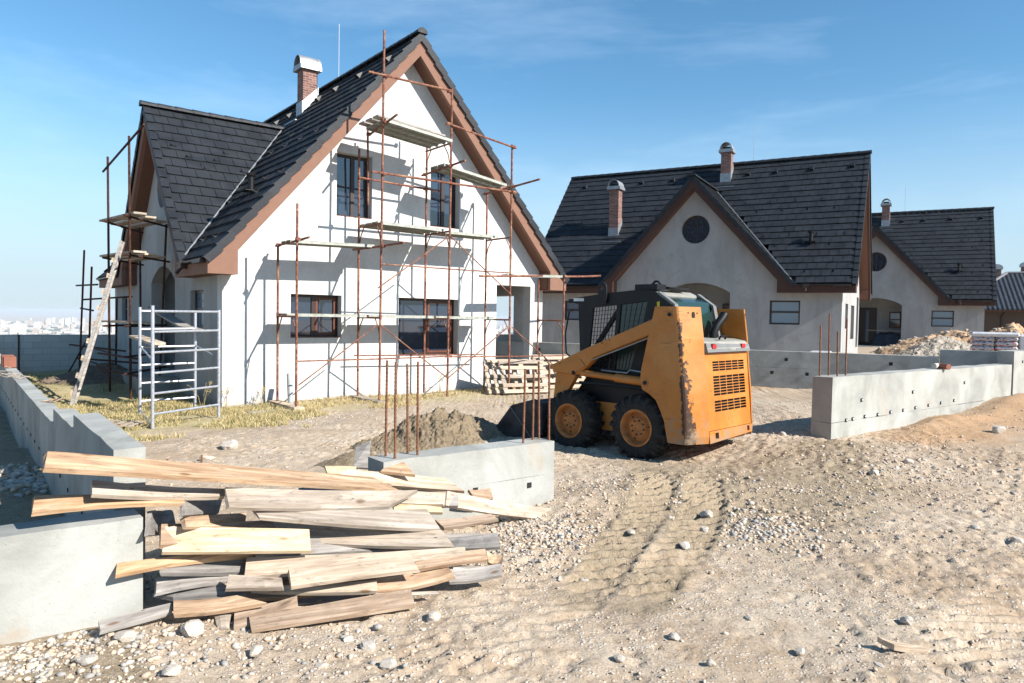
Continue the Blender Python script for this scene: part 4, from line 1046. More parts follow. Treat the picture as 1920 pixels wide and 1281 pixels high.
PB = [
 (((86,848),(700,893),(748,920),(86,874)), W_, 'longest board of the timber pile, topmost, its split end pointing left', dict(YL=3.4, YR=4.95, th=.03)),
 (((71,879),(160,876),(160,882),(71,881)), N_, 'thin pale splinter under the split end of the longest board', dict(YL=3.42, YR=3.55, th=.01, dY=.02)),
 (((174,901),(425,915),(421,932),(172,925)), L_, 'board just under the longest board, above the orange left board', dict(YL=3.62, YR=4.15)),
 (((62,931),(345,934),(345,944),(58,960)), W_, 'orange tapering board reaching farthest left above the foreground wall', dict(YL=3.5, YR=3.95)),
 (((422,916),(786,917),(729,952),(428,948)), L_, 'broad pale board across the middle top of the pile', dict(lift=0.09)),
 (((700,920),(836,922),(833,946),(700,940)), L_, 'pale board continuing right behind the broad top board', dict(lift=0.04)),
 (((610,872),(670,877),(660,896),(614,892)), N_, 'small bright board end sticking out at the top of the pile', dict(YL=5.2, YR=5.25)),
 (((653,880),(835,896),(873,921),(623,902)), L_, 'grey-brown board with slanted ends lying against the short wall block', dict(YL=4.95, YR=5.35, dY=.16, th=.035)),
 (((837,921),(1034,953),(1034,976),(835,947)), L_, 'long board pointing to the right corner of the short wall block', dict(YL=5.0, YR=5.85)),
 (((880,917),(918,915),(926,935),(885,930)), W_, 'brown stub leaning on the short wall block', dict(YL=5.45, YR=5.6)),
 (((283,957),(326,955),(331,998),(281,1003)), G_, 'square grey stub at the left of the pile against the low wall', dict(lift=-0.03)),
 (((345,935),(417,931),(412,962),(345,967)), G_, 'grey board end below the orange left board', dict(lift=0.02)),
 (((345,967),(461,963),(462,985),(345,990)), W_, 'orange board end above the bright new board', dict(lift=0.04)),
 (((475,950),(799,956),(829,991),(484,971)), L_, 'upper of two wide knotty boards in the middle of the pile', dict(lift=0.06)),
 (((484,972),(829,992),(852,1027),(512,1010)), L_, 'lower of two wide knotty boards in the middle of the pile', dict(lift=0.045)),
 (((309,989),(583,991),(584,1034),(303,1034)), N_, 'bright yellow new board, the cleanest of the pile', dict(lift=0.13, dY=.09)),
 (((216,1056),(486,1036),(457,1043),(216,1078)), W_, 'narrow brown board sticking out left under the bright new board', dict(lift=0.05)),
 (((290,1080),(441,1060),(425,1092),(289,1110)), G_, 'grey board at the left below the narrow brown board', dict(lift=0.0)),
 (((459,1044),(874,1027),(876,1040),(458,1084)), L_, 'long pale board under the bright new board running right', dict(lift=0.07)),
 (((538,1068),(770,1037),(788,1068),(546,1099)), L_, 'greenish pale board on top of the lower right part of the pile', dict(lift=0.13)),
 (((775,1052),(911,1028),(914,1049),(780,1068)), W_, 'orange board end at the lower right of the pile', dict(lift=0.05)),
 (((430,1080),(530,1081),(533,1104),(421,1101)), L_, 'short pinkish board end in the lower middle of the pile', dict(lift=0.09)),
 (((470,1098),(706,1087),(707,1108),(468,1106)), L_, 'dark-edged board below the greenish pale board', dict(lift=0.05)),
 (((705,1084),(840,1056),(856,1080),(696,1113)), W_, 'brown stained board at the lower right of the pile', dict(lift=0.02)),
 (((848,1060),(942,1056),(944,1078),(842,1090)), G_, 'blue-grey board end at the far lower right of the pile', dict(lift=0.0)),
 (((283,1112),(420,1096),(465,1112),(325,1121)), G_, 'flat grey board at the lower left of the pile', dict(lift=0.0)),
 (((326,1123),(446,1118),(502,1127),(325,1155)), W_, 'orange board on top at the lower left of the pile', dict(lift=0.06)),
 (((184,1162),(324,1130),(324,1145),(187,1184)), G_, 'grey board lying on the gravel, farthest lower left of the pile', dict(YL=3.5, YR=3.75)),
 (((436,1141),(560,1118),(560,1140),(438,1180)), W_, 'board behind the frontmost board at the bottom of the pile', dict(lift=0.02)),
 (((467,1152),(770,1106),(779,1131),(472,1183)), W_, 'frontmost orange board at the bottom of the pile', dict(lift=0.05)),
 (((400,1151),(434,1146),(432,1180),(407,1183)), L_, 'small stub left of the frontmost board', {}),
 (((815,975),(920,963),(935,973),(832,990)), W_, 'short orange board right of the wide knotty boards', {}),
 (((838,1007),(935,1000),(938,1024),(852,1030)), G_, 'weathered grey board end at the right of the pile', {}),
 (((735,944),(826,940),(830,962),(740,962)), N_, 'pale stub between the top boards and the wide knotty boards', {}),
 (((912,1034),(944,1040),(944,1055),(914,1052)), W_, 'little brown stub at the right tip of the pile', {}),
 (((690,1113),(820,1108),(825,1114),(690,1121)), L_, 'thin pale lath on the ground at the right of the pile', dict(th=.012, dY=.03)),
]
for q, m_, lb, kw in PB: pboard(q, m_, lb, **kw)
# boards deeper in the pile, seen in the gaps
deep = [(((300,985),(640,960),(650,985),(300,1020)), W_), (((480,1010),(900,1000),(905,1020),(480,1045)), G_), (((300,1040),(620,1030),(620,1060),(300,1075)), G_),
        (((560,900),(860,925),(860,950),(560,935)), G_), (((330,1095),(760,1070),(770,1100),(330,1130)), W_), (((380,1120),(700,1095),(710,1125),(380,1150)), G_)]
for i, (q, m_) in enumerate(deep):
    pboard(q, m_, 'weathered grey board buried inside the timber pile', lift=-.13, group='buried boards of the timber pile')
def upright(corners, Y, label, mat, th=.03, cat='board'):
    m = MB(); A = ptY(*corners[0], Y[0]); pts = [ptY(*c, y)-A for c, y in zip(corners, Y)]
    n_ = (pts[1]-pts[0]).cross(pts[2]-pts[0]).normalized()*th
    k = len(pts)
    if n_.y < 0: n_ = -n_
    m.add(pts + [p+n_ for p in pts], [tuple(range(k)), tuple(range(2*k-1, k-1, -1))] + [(i, (i+1) % k, (i+1) % k+k, i+k) for i in range(k)])
    o = m.build('board', M[mat]); o.location = A; return tag(o, label, cat)
upright([(713,884),(737,860),(750,858),(778,890)], [5.18, 5.35, 5.36, 5.2], 'brown plywood offcut leaning on the left end of the short wall block', 'wood', .02)
upright([(662,876),(690,878),(695,826),(668,838)], [6.4, 6.4, 6.55, 6.55], 'small grey board stuck upright in the sand left of the short wall block', 'greywood')
# two stakes and clay lump behind the pile
for (u, v, h) in ((313, 866, .1), (377.5, 858, .1)):
    g = gpx(u, v+12); m = MB(); m.tube([(0, 0, -.1), (.005, 0, h)], .012, 8); o = m.build('stake', M['rebar']); o.location = g
    tag(o, 'left short rusty steel stake behind the timber pile' if u < 350 else 'right short rusty steel stake behind the timber pile', 'stake')
# ------------------------------------------------------------------ skid steer loader
SK = Fr((1.475, 8.427, 0), math.radians(136))
WD = 1.66
sk = empty('skid_steer_loader', SK.o, SK.ang, 'worn orange skid steer loader with black cab standing between the fence walls', 'loader')
def mir(y): return -WD - y
def plate(pts, y0, t, holes=(), mb=None):
    mb = mb or MB(); mb.prism([pts] + list(holes), lambda a, b, d: (a, y0 - t*d, b), 1); return mb
# chassis
ch = MB(); plate([(-.42,.27),(1.05,.27),(1.2,.4),(1.2,.62),(.95,.95),(-.3,.98),(-.42,.9)], -.3, WD-.6, mb=ch)
body = ch.build('chassis', M['black'], sk, bevel=.008)
c2 = MB(); plate([(-.40,.25),(1.02,.25),(1.16,.36),(1.16,.6),(-.40,.6)], -.288, .01, mb=c2); plate([(-.40,.25),(1.02,.25),(1.16,.36),(1.16,.6),(-.40,.6)], -WD+.298, .01, mb=c2)
c2.box(-.72, .9, -WD+.33, -.33, .24, .268)
c2.build('side_panel', M['orange'], sk)
mf = MB(); mf.tube([(-.2, -.12, .83), (.3, -.12, .84), (.95, -.12, .84)], .018, 6)
mf.build('hose', M['black'], sk)
# lift towers at the rear
def tower(yo, s):
    m = MB(); lv = [(.26,-.44,-.66), (.34,-.42,-.668), (.5,-.385,-.655), (.62,-.33,-.648), (.73,-.27,-.64), (.80,-.17,-.632), (.84,-.08,-.628), (.95,-.05,-.615), (1.07,-.06,-.60), (1.45,-.145,-.565), (1.81,-.23,-.515)]
    vs = []
    for z, xf, xc in lv:
        tz = (z-.26)/1.55; iw = .30
        sec = [(xf, 0), (xc+.035, 0), (xc+.01, -.006), (xc-.008, -.02), (xc-.13, -iw), (xc-.10, -iw-.004), (xf-.05 if xf-.05 > xc else xc+.02, -iw)]
        vs += [(x, yo + s*y, z) for x, y in sec]
    n = 7; k = len(lv)
    fs = [(i*n+j, i*n+(j+1) % n, (i+1)*n+(j+1) % n, (i+1)*n+j) for i in range(k-1) for j in range(n)] + [tuple(range(n))[::-1], tuple((k-1)*n+j for j in range(n))]
    m.add(vs, fs); t = m.build('lift_tower', M['tower'], sk)
    b = MB()
    for x, z in ((-.43, 1.72), (-.12, .92)):
        b.tube([(x, yo+s*-.002, z), (x, yo+s*.006, z)], .045, 16); 
    b2 = b.build('pin', M['rimp'], t)
    b = MB()
    for x, z in ((-.43, 1.72), (-.12, .92)): b.tube([(x, yo+s*.0062, z), (x, yo+s*.016, z)], .024, 12)
    # slot and small holes on the rear face
    for f, z, w, h in ((.62, 1.70, .022, .055), (.66, 1.57, .012, .012), (.72, 1.36, .016, .014), (.4, 1.74, .008, .008), (.8,1.74,.008,.008)):
        xc = -.515 - .095*(1.81-z); x = xc-.008 + (-.122)*f - .003; y = -.02 - (.28)*f
        b.prism([[(math.copysign(w, math.cos(a))*abs(math.cos(a))**.7, h*math.sin(a)) for a in [2*PI*i/16 for i in range(16)]]],
                lambda a_, c_, d: (x - .004*d - a_*.4*(-1), yo + s*(y + a_*.92), z + c_), 1)
    b.build('hole', M['dark'], t)
    return t
tower(0, 1); tower(-WD, -1)
# lift arms
ARM = [(-.25,1.70),(.23,1.51),(.76,1.30),(1.36,1.05),(1.375,1.02),(1.32,.95),(1.0,.93),(.93,.94),(.82,1.03),(.67,1.17),(-.2,1.50)]
LINK = [(1.30,.955),(1.335,.60),(1.40,.28),(1.28,.26),(1.22,.45),(1.15,.66),(1.05,.80),(.97,.925)]
for y0 in (-.045, -WD+.165):
    a = plate(ARM, y0, .12).build('lift_arm', M['orange'], sk, bevel=.012)
    plate([(1.30,1.035),(1.365,1.035),(1.36,1.01),(1.31,.965),(1.0,.945),(.80,1.06),(.88,1.14)], y0+.012, .011).build('gusset_plate', M['orange'], a)
    l = MB(); plate(LINK, y0-.02, .08, mb=l); l.build('arm_link', M['orange'], a)
    t = MB(); t.beam((-.18, y0+.004, 1.462), (.70, y0+.004, 1.14), .012, .018, up=(0, 1, 0)); t.build('trim_strip', M['hood'], a)
    p = MB(); p.tube([(.985, y0+.004, .965), (.985, y0+.016, .965)], .028, 12); p.tube([(.93, y0+.004, 1.05), (.93, y0+.01, 1.05)], .01, 8)
    for x, z in ((.55, 1.36), (.43, 1.40), (1.22, 1.07)): p.tube([(x, y0+.002, z), (x, y0+.006, z)], .008, 8)
    p.build('bolt', M['dark'], a)
    c = MB(); c.tube([(.90, y0-.04, .965), (.34, y0-.04, .94)], .038, 14); c.tube([(.36, y0-.04, .941), (-.06, y0-.04, .925)], .052, 14)
    c.build('lift_cylinder', M['orange'], sk, smooth=True)
x_ = MB(); x_.tube([(1.3, -.1, .5), (1.3, -WD+.1, .5)], .06, 12); x_.build('cross_tube', M['orange'], sk, smooth=True)
# cab
CY0, CY1 = -.34, -WD+.34
cabp = [(1.22,1.93),(1.24,1.86),(1.14,1.84),(1.06,.94),(-.36,.94),(-.36,1.25),(-.20,1.72),(-.26,1.86),(-.03,1.985),(.06,2.02),(.28,2.02),(.7,1.99)]
win1 = [(.92,1.80),(.55,1.835),(.62,1.02),(1.0,1.02)]; win2 = [(.49,1.84),(.10,1.88),(.16,1.60),(.33,1.02),(.56,1.02)]
cab = MB()
for yy in (CY0, CY1+.035): plate(cabp, yy, .035, holes=(win1, win2), mb=cab)
cab.box(1.10, 1.14, CY1+.036, CY0-.036, .94, 1.2); cab.box(-.30, -.26, CY1+.036, CY0-.036, .95, 1.35)
for y in (CY0-.06, CY1+.06): cab.beam((1.11, y, 1.0), (1.17, y, 1.86), .05, .07)
cabo = cab.build('cab', M['black'], sk, bevel=.004)
rf = MB(); sec = [(1.22,1.925),(.7,1.985),(.28,2.018),(.06,2.018),(-.05,1.97)]
rf.prism([sec + [(x, z-.05) for x, z in sec[::-1]]], lambda a, b, d: (a, CY0-.04-(WD-.68-.08)*d, b), 1); rf.build('roof_panel', M['hood'], cabo)
vis = MB(); vis.box(1.2, 1.34, CY1, CY0, 1.86, 1.915); vis.build('visor', M['black'], cabo)
st = MB(); st.box(1.08, 1.25, CY0+.001, CY0+.004, 1.885, 1.925); st.build('sticker', M['white'], cabo)
ys = MB(); ys.prism([[(-.13,1.69),(-.02,1.69),(-.05,1.78),(-.035,1.87),(-.075,1.88),(-.08,1.80)]], lambda a, b, d: (a, CY0+.001+.003*d, b), 1); ys.build('warning_sticker', M['yellow'], cabo)
for yy in (CY0-.02, CY1+.02):
    gl_ = MB(); gl_.add([(x, yy, z) for x, z in win2], [(0,1,2,3,4)]); gl_.build('side_window', M['cab_glass'], cabo)
gr = MB()
for yy in (CY0-.012, CY1+.012):
    gr = MB()
    for i in range(1, 8): t = i/8; gr.tube([(.92+(.55-.92)*t, yy, 1.80+.035*t), (1.0+(.62-1.0)*t, yy, 1.02)], .0045, 4)
    for i in range(1, 15): t = i/15; gr.tube([(.92+.08*t, yy, 1.80-.78*t), (.55+.07*t, yy, 1.835-.815*t)], .0045, 4)
    for i in range(1, 5): t = i/5; gr.tube([(.49+(.16-.49)*t*.0+(.10-.49)*t, yy-.005, 1.84+.04*t), (.56+(.33-.56)*t, yy-.005, 1.02)], .003, 4)
    for i in range(1, 12): t = i/12; gr.tube([(.49+.07*t, yy-.006, 1.84-.82*t), (.12+.2*t, yy-.006, 1.86-.84*t)], .003, 4)
    gr.build('window_mesh', M['black'], cabo)
rw = MB(); rw.add([(-.24, CY0-.1, 1.88), (-.24, CY1+.1, 1.88), (-.33, CY1+.1, 1.45), (-.33, CY0-.1, 1.45), (-.03, CY0-.1, 1.955), (-.03, CY1+.1, 1.955)], [(0,1,2,3), (4,5,1,0)]); rw.build('rear_window', M['cab_glass'], cabo)
pr = MB()
for y in (CY0-.03, CY1+.03): pr = MB(); pr.beam((-.05, y, 1.985), (-.27, y, 1.84), .075, .03, up=(1, 0, 1)); pr.beam((-.27, y, 1.845), (-.40, y, 1.3), .075, .03, up=(1, 0, 1)); pr.build('rear_post', M['grey'], cabo)  # glossy black posts; the grey colour paints in their highlights
seat = MB(); seat.box(.05, .5, -1.02, -.58, 1.0, 1.15); seat.box(.0, .12, -1.02, -.58, 1.15, 1.62); seat.build('seat', M['black'], cabo, bevel=.03)
fm = MB(); fm.beam((.95, CY0-.12, 1.3), (.6, CY0-.12, 1.78), .05, .05); fm.build('lap_bar', M['black'], cabo)
for x, y in ((.76, CY0+.01), (.02, CY0-.18)):
    l = MB()
    if x > .5: l.prism([[(-.065,-.14),(.065,-.14),(.065,.06)] + [(.065*math.cos(PI*i/10), .06+.08*math.sin(PI*i/10)) for i in range(1, 10)] + [(-.065,.06)], circ(0, .06, .03, 14)], lambda a, b, d: (x+a, y+.03-.03*d, 1.99+b), 1)
    l_ = l.build('lifting_lug', M['black'], cabo) if l.v else None
bx = MB(); bx.box(-.02, .30, CY0-.22, CY0-.02, 2.022, 2.09); bx.box(-.06, .32, -1.05, CY0-.23, 2.05, 2.065); bx.tube([(.14, -.5, 2.09), (.10, -.5, 2.13), (.06, -.5, 2.13), (.02, -.5, 2.09)], .014, 8); bx.build('roof_bracket', M['black'], cabo)
hb = MB(); hb.tube([(1.24, CY0+.03, 1.76), (1.30, CY0+.03, 1.75), (1.36, CY0+.03, 1.45), (1.34, CY0+.03, 1.2), (1.24, CY0+.03, 1.12)], .011, 8); hb.build('grab_handle', M['black'], cabo, smooth=True)
rl = MB(); rl.tube([(.75, CY0+.03, 1.0), (.35, CY0+.04, .99), (.30, CY0+.04, 1.03), (.05, CY0+.04, 1.01), (-.02, CY0+.03, .97)], .009, 6); rl.build('rail', M['steel'], sk, smooth=True)
# rear: door, grille, lamps, hood
ri, ro_ = -.304, -WD+.304
def rx(z): return -.632 - .095*(1.81-z) + (-.018)
dd = MB()
door_out = [(ri, .40), (ro_, .40), (ro_, 1.285), (ri, 1.285)]
gy0, gy1 = ri-.17, ro_+.09
def slots(z0, z1, rows):
    L = []; cols = 5; w = (gy0-gy1)/cols
    for r_ in range(rows):
        for c_ in range(cols):
            a = gy0 - w*c_ - .006; b = gy0 - w*(c_+1) + .006; h = (z1-z0)/rows
            L.append([(a, z0+h*r_+.004), (b, z0+h*r_+.004), (b, z0+h*(r_+1)-.004), (a, z0+h*(r_+1)-.004)])
    return L
dd.prism([door_out] + slots(1.07, 1.19, 4) + slots(.785, 1.02, 7) + slots(.60, .735, 4), lambda a, b, d: (rx(b) + .006*d, a, b), 1)
dr = dd.build('rear_door', M['orange'], sk)
dk = MB(); dk.add([(rx(1.25)+.035, ri-.02, 1.25), (rx(1.25)+.035, ro_+.02, 1.25), (rx(.5)+.035, ro_+.02, .5), (rx(.5)+.035, ri-.02, .5)], [(0,1,2,3)]); dk.build('radiator', M['black'], dr)
bp_ = MB(); bp_.prism([[(ri, .26), (ro_, .30), (ro_, .395), (ri, .395)], rect(ri-.13, ri-.21, .30, .37), rect(ro_+.13, ro_+.07, .32, .38)], lambda a, b, d: (rx(b)-.012+.05*d, a, b), 1); bp_.build('bumper', M['tower'], sk)
dk = MB(); dk.box(rx(.3)+.05, rx(.3)+.06, ro_+.04, ri-.05, .29, .385); dk.build('bumper_backing', M['dark'], sk)
bz = MB(); 
prof = [(rx(1.29)-.03, 1.29), (rx(1.29)-.045, 1.33), (rx(1.40)-.0, 1.415), (-.55, 1.44), (-.30, 1.45), (-.30, 1.29)]
bz.prism([prof], lambda a, b, d: (a, ri + (ro_-ri)*d, b), 1); hood = bz.build('engine_hood', M['hood'], sk, bevel=.012)
lp = MB()
for y in (ri-.11, ro_+.22):
    lp = MB(); xx = rx(1.36)-.055; lp.box(xx, xx+.03, y-.09, y, 1.335, 1.385); lp.build('tail_lamp', M['red'], hood)
fr_ = MB(); xx = rx(1.3)-.05; fr_.prism([[(ri-.0, 1.295), (ro_+.0, 1.295), (ro_+.0, 1.375), (ri, 1.40)]] + [rect(ri-.105, ri-.205, 1.327, 1.392), rect(ro_+.225, ro_+.125, 1.327, 1.372)] + [[(ro_+.5, 1.31), (ro_+.34, 1.31), (ro_+.36, 1.34), (ro_+.48, 1.34)]], lambda a, b, d: (xx+.012*d+(b-1.3)*.3, a, b), 1)
fr_.build('lamp_bezel', M['grey'], hood)
ex = MB(); ex.tube([(-.42, -1.02, 1.44), (-.42, -1.02, 1.50), (-.44, -1.07, 1.60), (-.47, -1.16, 1.70), (-.475, -1.19, 1.74)], [.048, .05, .052, .054, .056], 16, cap=True); ex.build('exhaust_pipe', M['black'], hood, smooth=True)
hd = MB(); hd.tube([(-.66, -.72, 1.44), (-.68, -.72, 1.475), (-.68, -.86, 1.475), (-.66, -.86, 1.44)], .012, 8); hd.build('hood_handle', M['black'], hood, smooth=True)
fl_ = MB(); fl_.box(-.32, -.28, -.98, -.62, 1.45, 1.60); fl_.build('air_box', M['black'], hood)
# wheels
def wheel():
    R = .39; Wt = .27
    prof = [(.205,0.03),(.215,.012),(.26,.0),(.32,.004),(.352,.02),(.368,.045),(.372,.09),(.372,.18),(.368,.225),(.352,.25),(.32,.266),(.26,.27),(.215,.258),(.205,.24)]
    m = MB(); n = 48; vs = []
    for i in range(n):
        a = 2*PI*i/n; vs += [(r*math.cos(a), -y, r*math.sin(a)) for r, y in prof]
    k = len(prof); m.add(vs, [(i*k+j, i*k+j+1, ((i+1) % n)*k+j+1, ((i+1) % n)*k+j) for i in range(n) for j in range(k-1)])
    lugs = 19
    for side in (0, 1):
        for i in range(lugs):
            a0 = 2*PI*(i + .5*side)/lugs; w = .052
            pts = []
            for (yy, da, wd) in ((-.004, 0., .026), (.045, .02, .03), (.10, .075, .026), (.150, .14, .02)):
                y = yy if side == 0 else Wt - yy
                rin = .33 if yy < 0 else .366; rout = .352 if yy < 0 else .395
                for r, s in ((rin, -1), (rout, -.8), (rout, .8), (rin, 1)):
                    a = a0 + da + s*wd/.37; pts.append((r*math.cos(a), -y, r*math.sin(a)))
            m.add(pts, [(4*q+j, 4*q+(j+1) % 4, 4*(q+1)+(j+1) % 4, 4*(q+1)+j) for q in range(3) for j in range(4)] + [(3,2,1,0), (12,13,14,15)])
            # shoulder lug down the side wall
            a = a0; pts = []
            for r, yo in ((.30, -.002), (.345, -.007), (.392, .02)):
                for s in (-1, 1):
                    aa = a + s*.022/.37; y = yo if side == 0 else Wt-yo
                    pts.append((r*math.cos(aa), -y, r*math.sin(aa)))
            for r in (.30, .39):
                for s in (-1, 1):
                    aa = a + s*.022/.37; y = .03 if side == 0 else Wt-.03; pts.append((r*math.cos(aa), -y, r*math.sin(aa)))
            m.add(pts, [(0,1,3,2), (2,3,5,4), (0,2,4,8,6), (1,7,9,5,3), (4,5,9,8), (0,6,7,1)])
    w = m.build('wheel', M['rubber'], None, smooth=True)
    r = MB(); vs = []; pf = [(.215,.02),(.222,.004),(.205,.0),(.192,.012),(.185,.05),(.18,.085),(.13,.07),(.112,.052),(.10,.052),(.045,.052),(.04,.06),(.0005,.06)]
    k = len(pf)
    for i in range(n):
        a = 2*PI*i/n; vs += [(q*math.cos(a), -y-.0, q*math.sin(a)) for q, y in pf]
    r.add(vs, [(i*k+j, i*k+j+1, ((i+1) % n)*k+j+1, ((i+1) % n)*k+j) for i in range(n) for j in range(k-1)])
    ri_ = r.build('rim', M['rimp'], w, smooth=True)
    b = MB()
    for i in range(8): a = 2*PI*i/8+.2; b.tube([(.085*math.cos(a), -.052, .085*math.sin(a)), (.085*math.cos(a), -.038, .085*math.sin(a))], .011, 6)
    for i in range(3): a = 2*PI*i/3+.9; b.tube([(.145*math.cos(a), -.08, .145*math.sin(a)), (.145*math.cos(a), -.068, .145*math.sin(a))], .012, 8)
    b.build('lug_nut', M['bucket'], ri_)
    return w
w0 = wheel(); w0.parent = sk; w0.location = (0, 0, .375)
def wcopy(loc, rz, ry):
    c = copy_tree(w0, sk); c.location = loc; c.rotation_euler = (0, ry, rz)
wcopy((1.03, 0, .345), 0, .3); wcopy((0, -WD, .375), PI, .7); wcopy((1.03, -WD, .345), PI, .1)
# bucket
bk = MB(); side_ = [(2.38,.015),(1.62,-.01),(1.43,.12),(1.43,.50),(1.56,.58),(1.98,.46)]
for yy in (.06, -WD-.035): plate(side_, yy, .025, mb=bk)
pr_ = [(2.40,.02),(1.9,.0),(1.6,.03),(1.47,.15),(1.45,.4),(1.5,.52),(1.62,.56)]
inn = [(2.38,.045),(1.9,.025),(1.62,.055),(1.5,.17),(1.48,.4),(1.52,.5),(1.61,.535)]
bk.prism([pr_ + inn[::-1]], lambda a, b, d: (a, .034 - (WD+.069)*d, b), 1)
bk.box(1.36, 1.43, -.5, -.2, .15, .5); bk.box(1.36, 1.43, -WD+.2, -WD+.5, .15, .5)
bk.build('bucket', M['bucket'], sk)
be = MB(); be.beam((1.60, .062, .06), (2.0, .062, .44), .006, .03, up=(0, 1, 0)); be.build('bucket_wear_strip', M['grey'], sk)

# ------------------------------------------------------------------ heaps
def heap(name, label, c, r, h, mat, seed, kind='stuff', cat='heap', n=90, rough=.25, f=2.5, peak=1.2, ridge_=None):
    """loose material; c = world centre, r = (rx, ry) radii in the H1 frame"""
    m = MB(); X = np.linspace(-1.25, 1.25, n); A, B = np.meshgrid(X, X)
    wx = A*r[0]; wy = B*r[1]
    R = np.hypot(A, B) + .12*noise2(wx*1.0+c[0], wy+c[1], 1.1, seed, 3)
    z = h*np.clip(1-R, 0, None)**peak/(1.0) 
    n1 = noise2(wx+c[0], wy+c[1], f, seed+5, 5, .62)
    z = z + rough*h*n1*np.clip(1.15-R, 0, .6) + np.abs(noise2(wx+c[0], wy+c[1], f*4.5, seed+9, 2, .6))*min(.12, h*.14)*np.clip(1.2-R, 0, .5)*2
    z = np.where(R > 1.05, -.12, z-.02)
    vs = [(wx[i, j], wy[i, j], z[i, j]) for i in range(n) for j in range(n)]
    # ground follow
    out = []
    for (x, y, zz) in vs:
        w = Vector((c[0], c[1], 0)) + H1.ex*x + H1.ey*y; out.append(w)
    gzv = ground_z(np.array([w.x for w in out]), np.array([w.y for w in out]), False)
    z0 = gz(c[0], c[1])
    vs = [(x, y, zz + g - z0) for (x, y, zz), g in zip(vs, gzv)]
    m.add(vs, [(i*n+j, i*n+j+1, (i+1)*n+j+1, (i+1)*n+j) for i in range(n-1) for j in range(n-1)])
    o = m.build(name, M[mat] if isinstance(mat, str) else mat, smooth=False, fix=False); o.location = (c[0], c[1], z0); o.rotation_euler = (0, 0, H1.ang)
    me_ = o.data; me_.polygons.foreach_set('use_smooth', [True]*len(me_.polygons))
    return tag(o, label, cat, kind=kind)
def m_soil(name, a, b, scale=14., bump=1.):
    t = NT(name); v = t.coord(); n = t.noise(v, scale, 6, .7); n2 = t.noise(v, 2., 4)
    c = t.ramp(n, [(.3, a), (.7, b)]); c = t.mix(t.ramp(n2, [(.4, 0.), (.7, .4)]), c, tuple(min(1, x*1.25) for x in b))
    t.set(c, .95, 0, .1); return t.bump(n, bump, .04).m
sand = m_soil('damp_sand', (.15, .11, .07), (.36, .285, .195)); dirt = m_soil('dark_dirt', (.16, .12, .085), (.3, .23, .17), 9); och = m_soil('ochre_rubble', (.30, .17, .09), (.66, .46, .30), 4, 1.3)
grv = m_soil('gravel_mix', (.16, .135, .11), (.66, .58, .48), 9, 1.4)
g = gpx(812, 838)
heap('sand_heap', 'heap of damp brown sand behind the short wall block', (g.x+.0, g.y+.45), (1.3, .75), .44, sand, 5, n=240, rough=.55, f=4.2, peak=.95)
g = gpx(665, 868); heap('sand_heap', 'low spill of sand left of the sand heap', (g.x, g.y), (.55, .4), .16, sand, 9, n=50, rough=.6)
g = gpx(110, 722); heap('dirt_heap', 'dark heap of dug earth in the shade by the left side wall', (g.x+.4, g.y+1.2), (1.6, 1.5), .55, dirt, 12, n=90, rough=.4)
def far_heap(name, label, u, v, Yd, rx_, h, mat, seed, rough=.3, peak=.9, f=2.2):
    r = ray(u, v); P = EYEV + r*(Yd/r.y); return heap(name, label, (P.x, P.y), (rx_, rx_*.8), h, mat, seed, n=110, rough=rough, f=f, peak=peak)
far_heap('gravel_heap', 'pale grey gravel heap behind the concrete yard wall', 1765, 660, 26, 2.2, .85, grv, 21, .22, .85, 5.)
far_heap('gravel_heap', 'small narrow gravel heap touching the pale gravel heap', 1817, 662, 25.5, 1.0, .55, grv, 22, .15, .9, 5.)
far_heap('rubble_heap', 'ochre rubble heap along the farther house', 1800, 655, 33, 4.2, .95, och, 23, .5, .7)
far_heap('rubble_heap', 'ochre rubble heap at the right edge behind the wrapped pallet', 1895, 652, 30, 2.6, 1.3, och, 24, .5, .7)
far_heap('clay_mound', 'low sandy mound between the loader and the yard wall', 1450, 692, 17.2, 1.3, .12, och, 25, .5)

HEAPS = [(1765, 660, 26, 2.2, .85, 900, .10), (1817, 662, 25.5, 1.0, .55, 250, .08), (1800, 655, 33, 4.2, .95, 900, .22), (1895, 652, 30, 2.6, 1.3, 600, .2)]
# ------------------------------------------------------------------ wrapped goods
cb = empty('cement_pallet', (0, 0, 0), -.5141, 'pallet of bagged cement in white film beside the gravel heap', 'pallet')
r = ray(1862, 668); P = EYEV + r*(22.3/r.y); cb.location = (P.x, P.y, gz(P.x, P.y))
m = MB(); rs = random.Random(4)
baseb = MB(); baseb.box(-.62, .62, -.5, .5, 0, .1); baseb.build('pallet_base', M['palewood'], cb)
bw = NT('printed_bag'); v = bw.coord((3.2, 3.2, 9)); nn = bw.noise(v, 2.6, 3, .6)
bw.set(bw.ramp(nn, [(.40, (.10, .11, .2)), (.46, (.62, .6, .62)), (.56, (.66, .64, .66)), (.62, (.55, .12, .12))]), .5); 
for k in range(6):
    for j in range(2):
        for i in range(2):
            b = MB(); x0 = -.6+.6*i; y0 = -.48+.48*j; z0 = .105+.145*k
            b.box(x0+.012, x0+.588, y0+.012, y0+.468, z0, z0+.135); b.build('cement_bag', bw.m, cb, bevel=.045)
fm_ = MB(); fm_.box(-.63, .63, -.5, .5, .96, 1.1); fm_.box(.61, .9, -.42, .5, .1, 1.04); fm_.build('film_cover', M['film'], cb, bevel=.05)
wp = empty('wrapped_crate', (0, 0, 0), -.5141, 'wooden crate half wrapped in white film at the corner of the middle house', 'crate')
r = ray(1556, 663); P = EYEV + r*(21.5/r.y); wp.location = (P.x, P.y, .45)
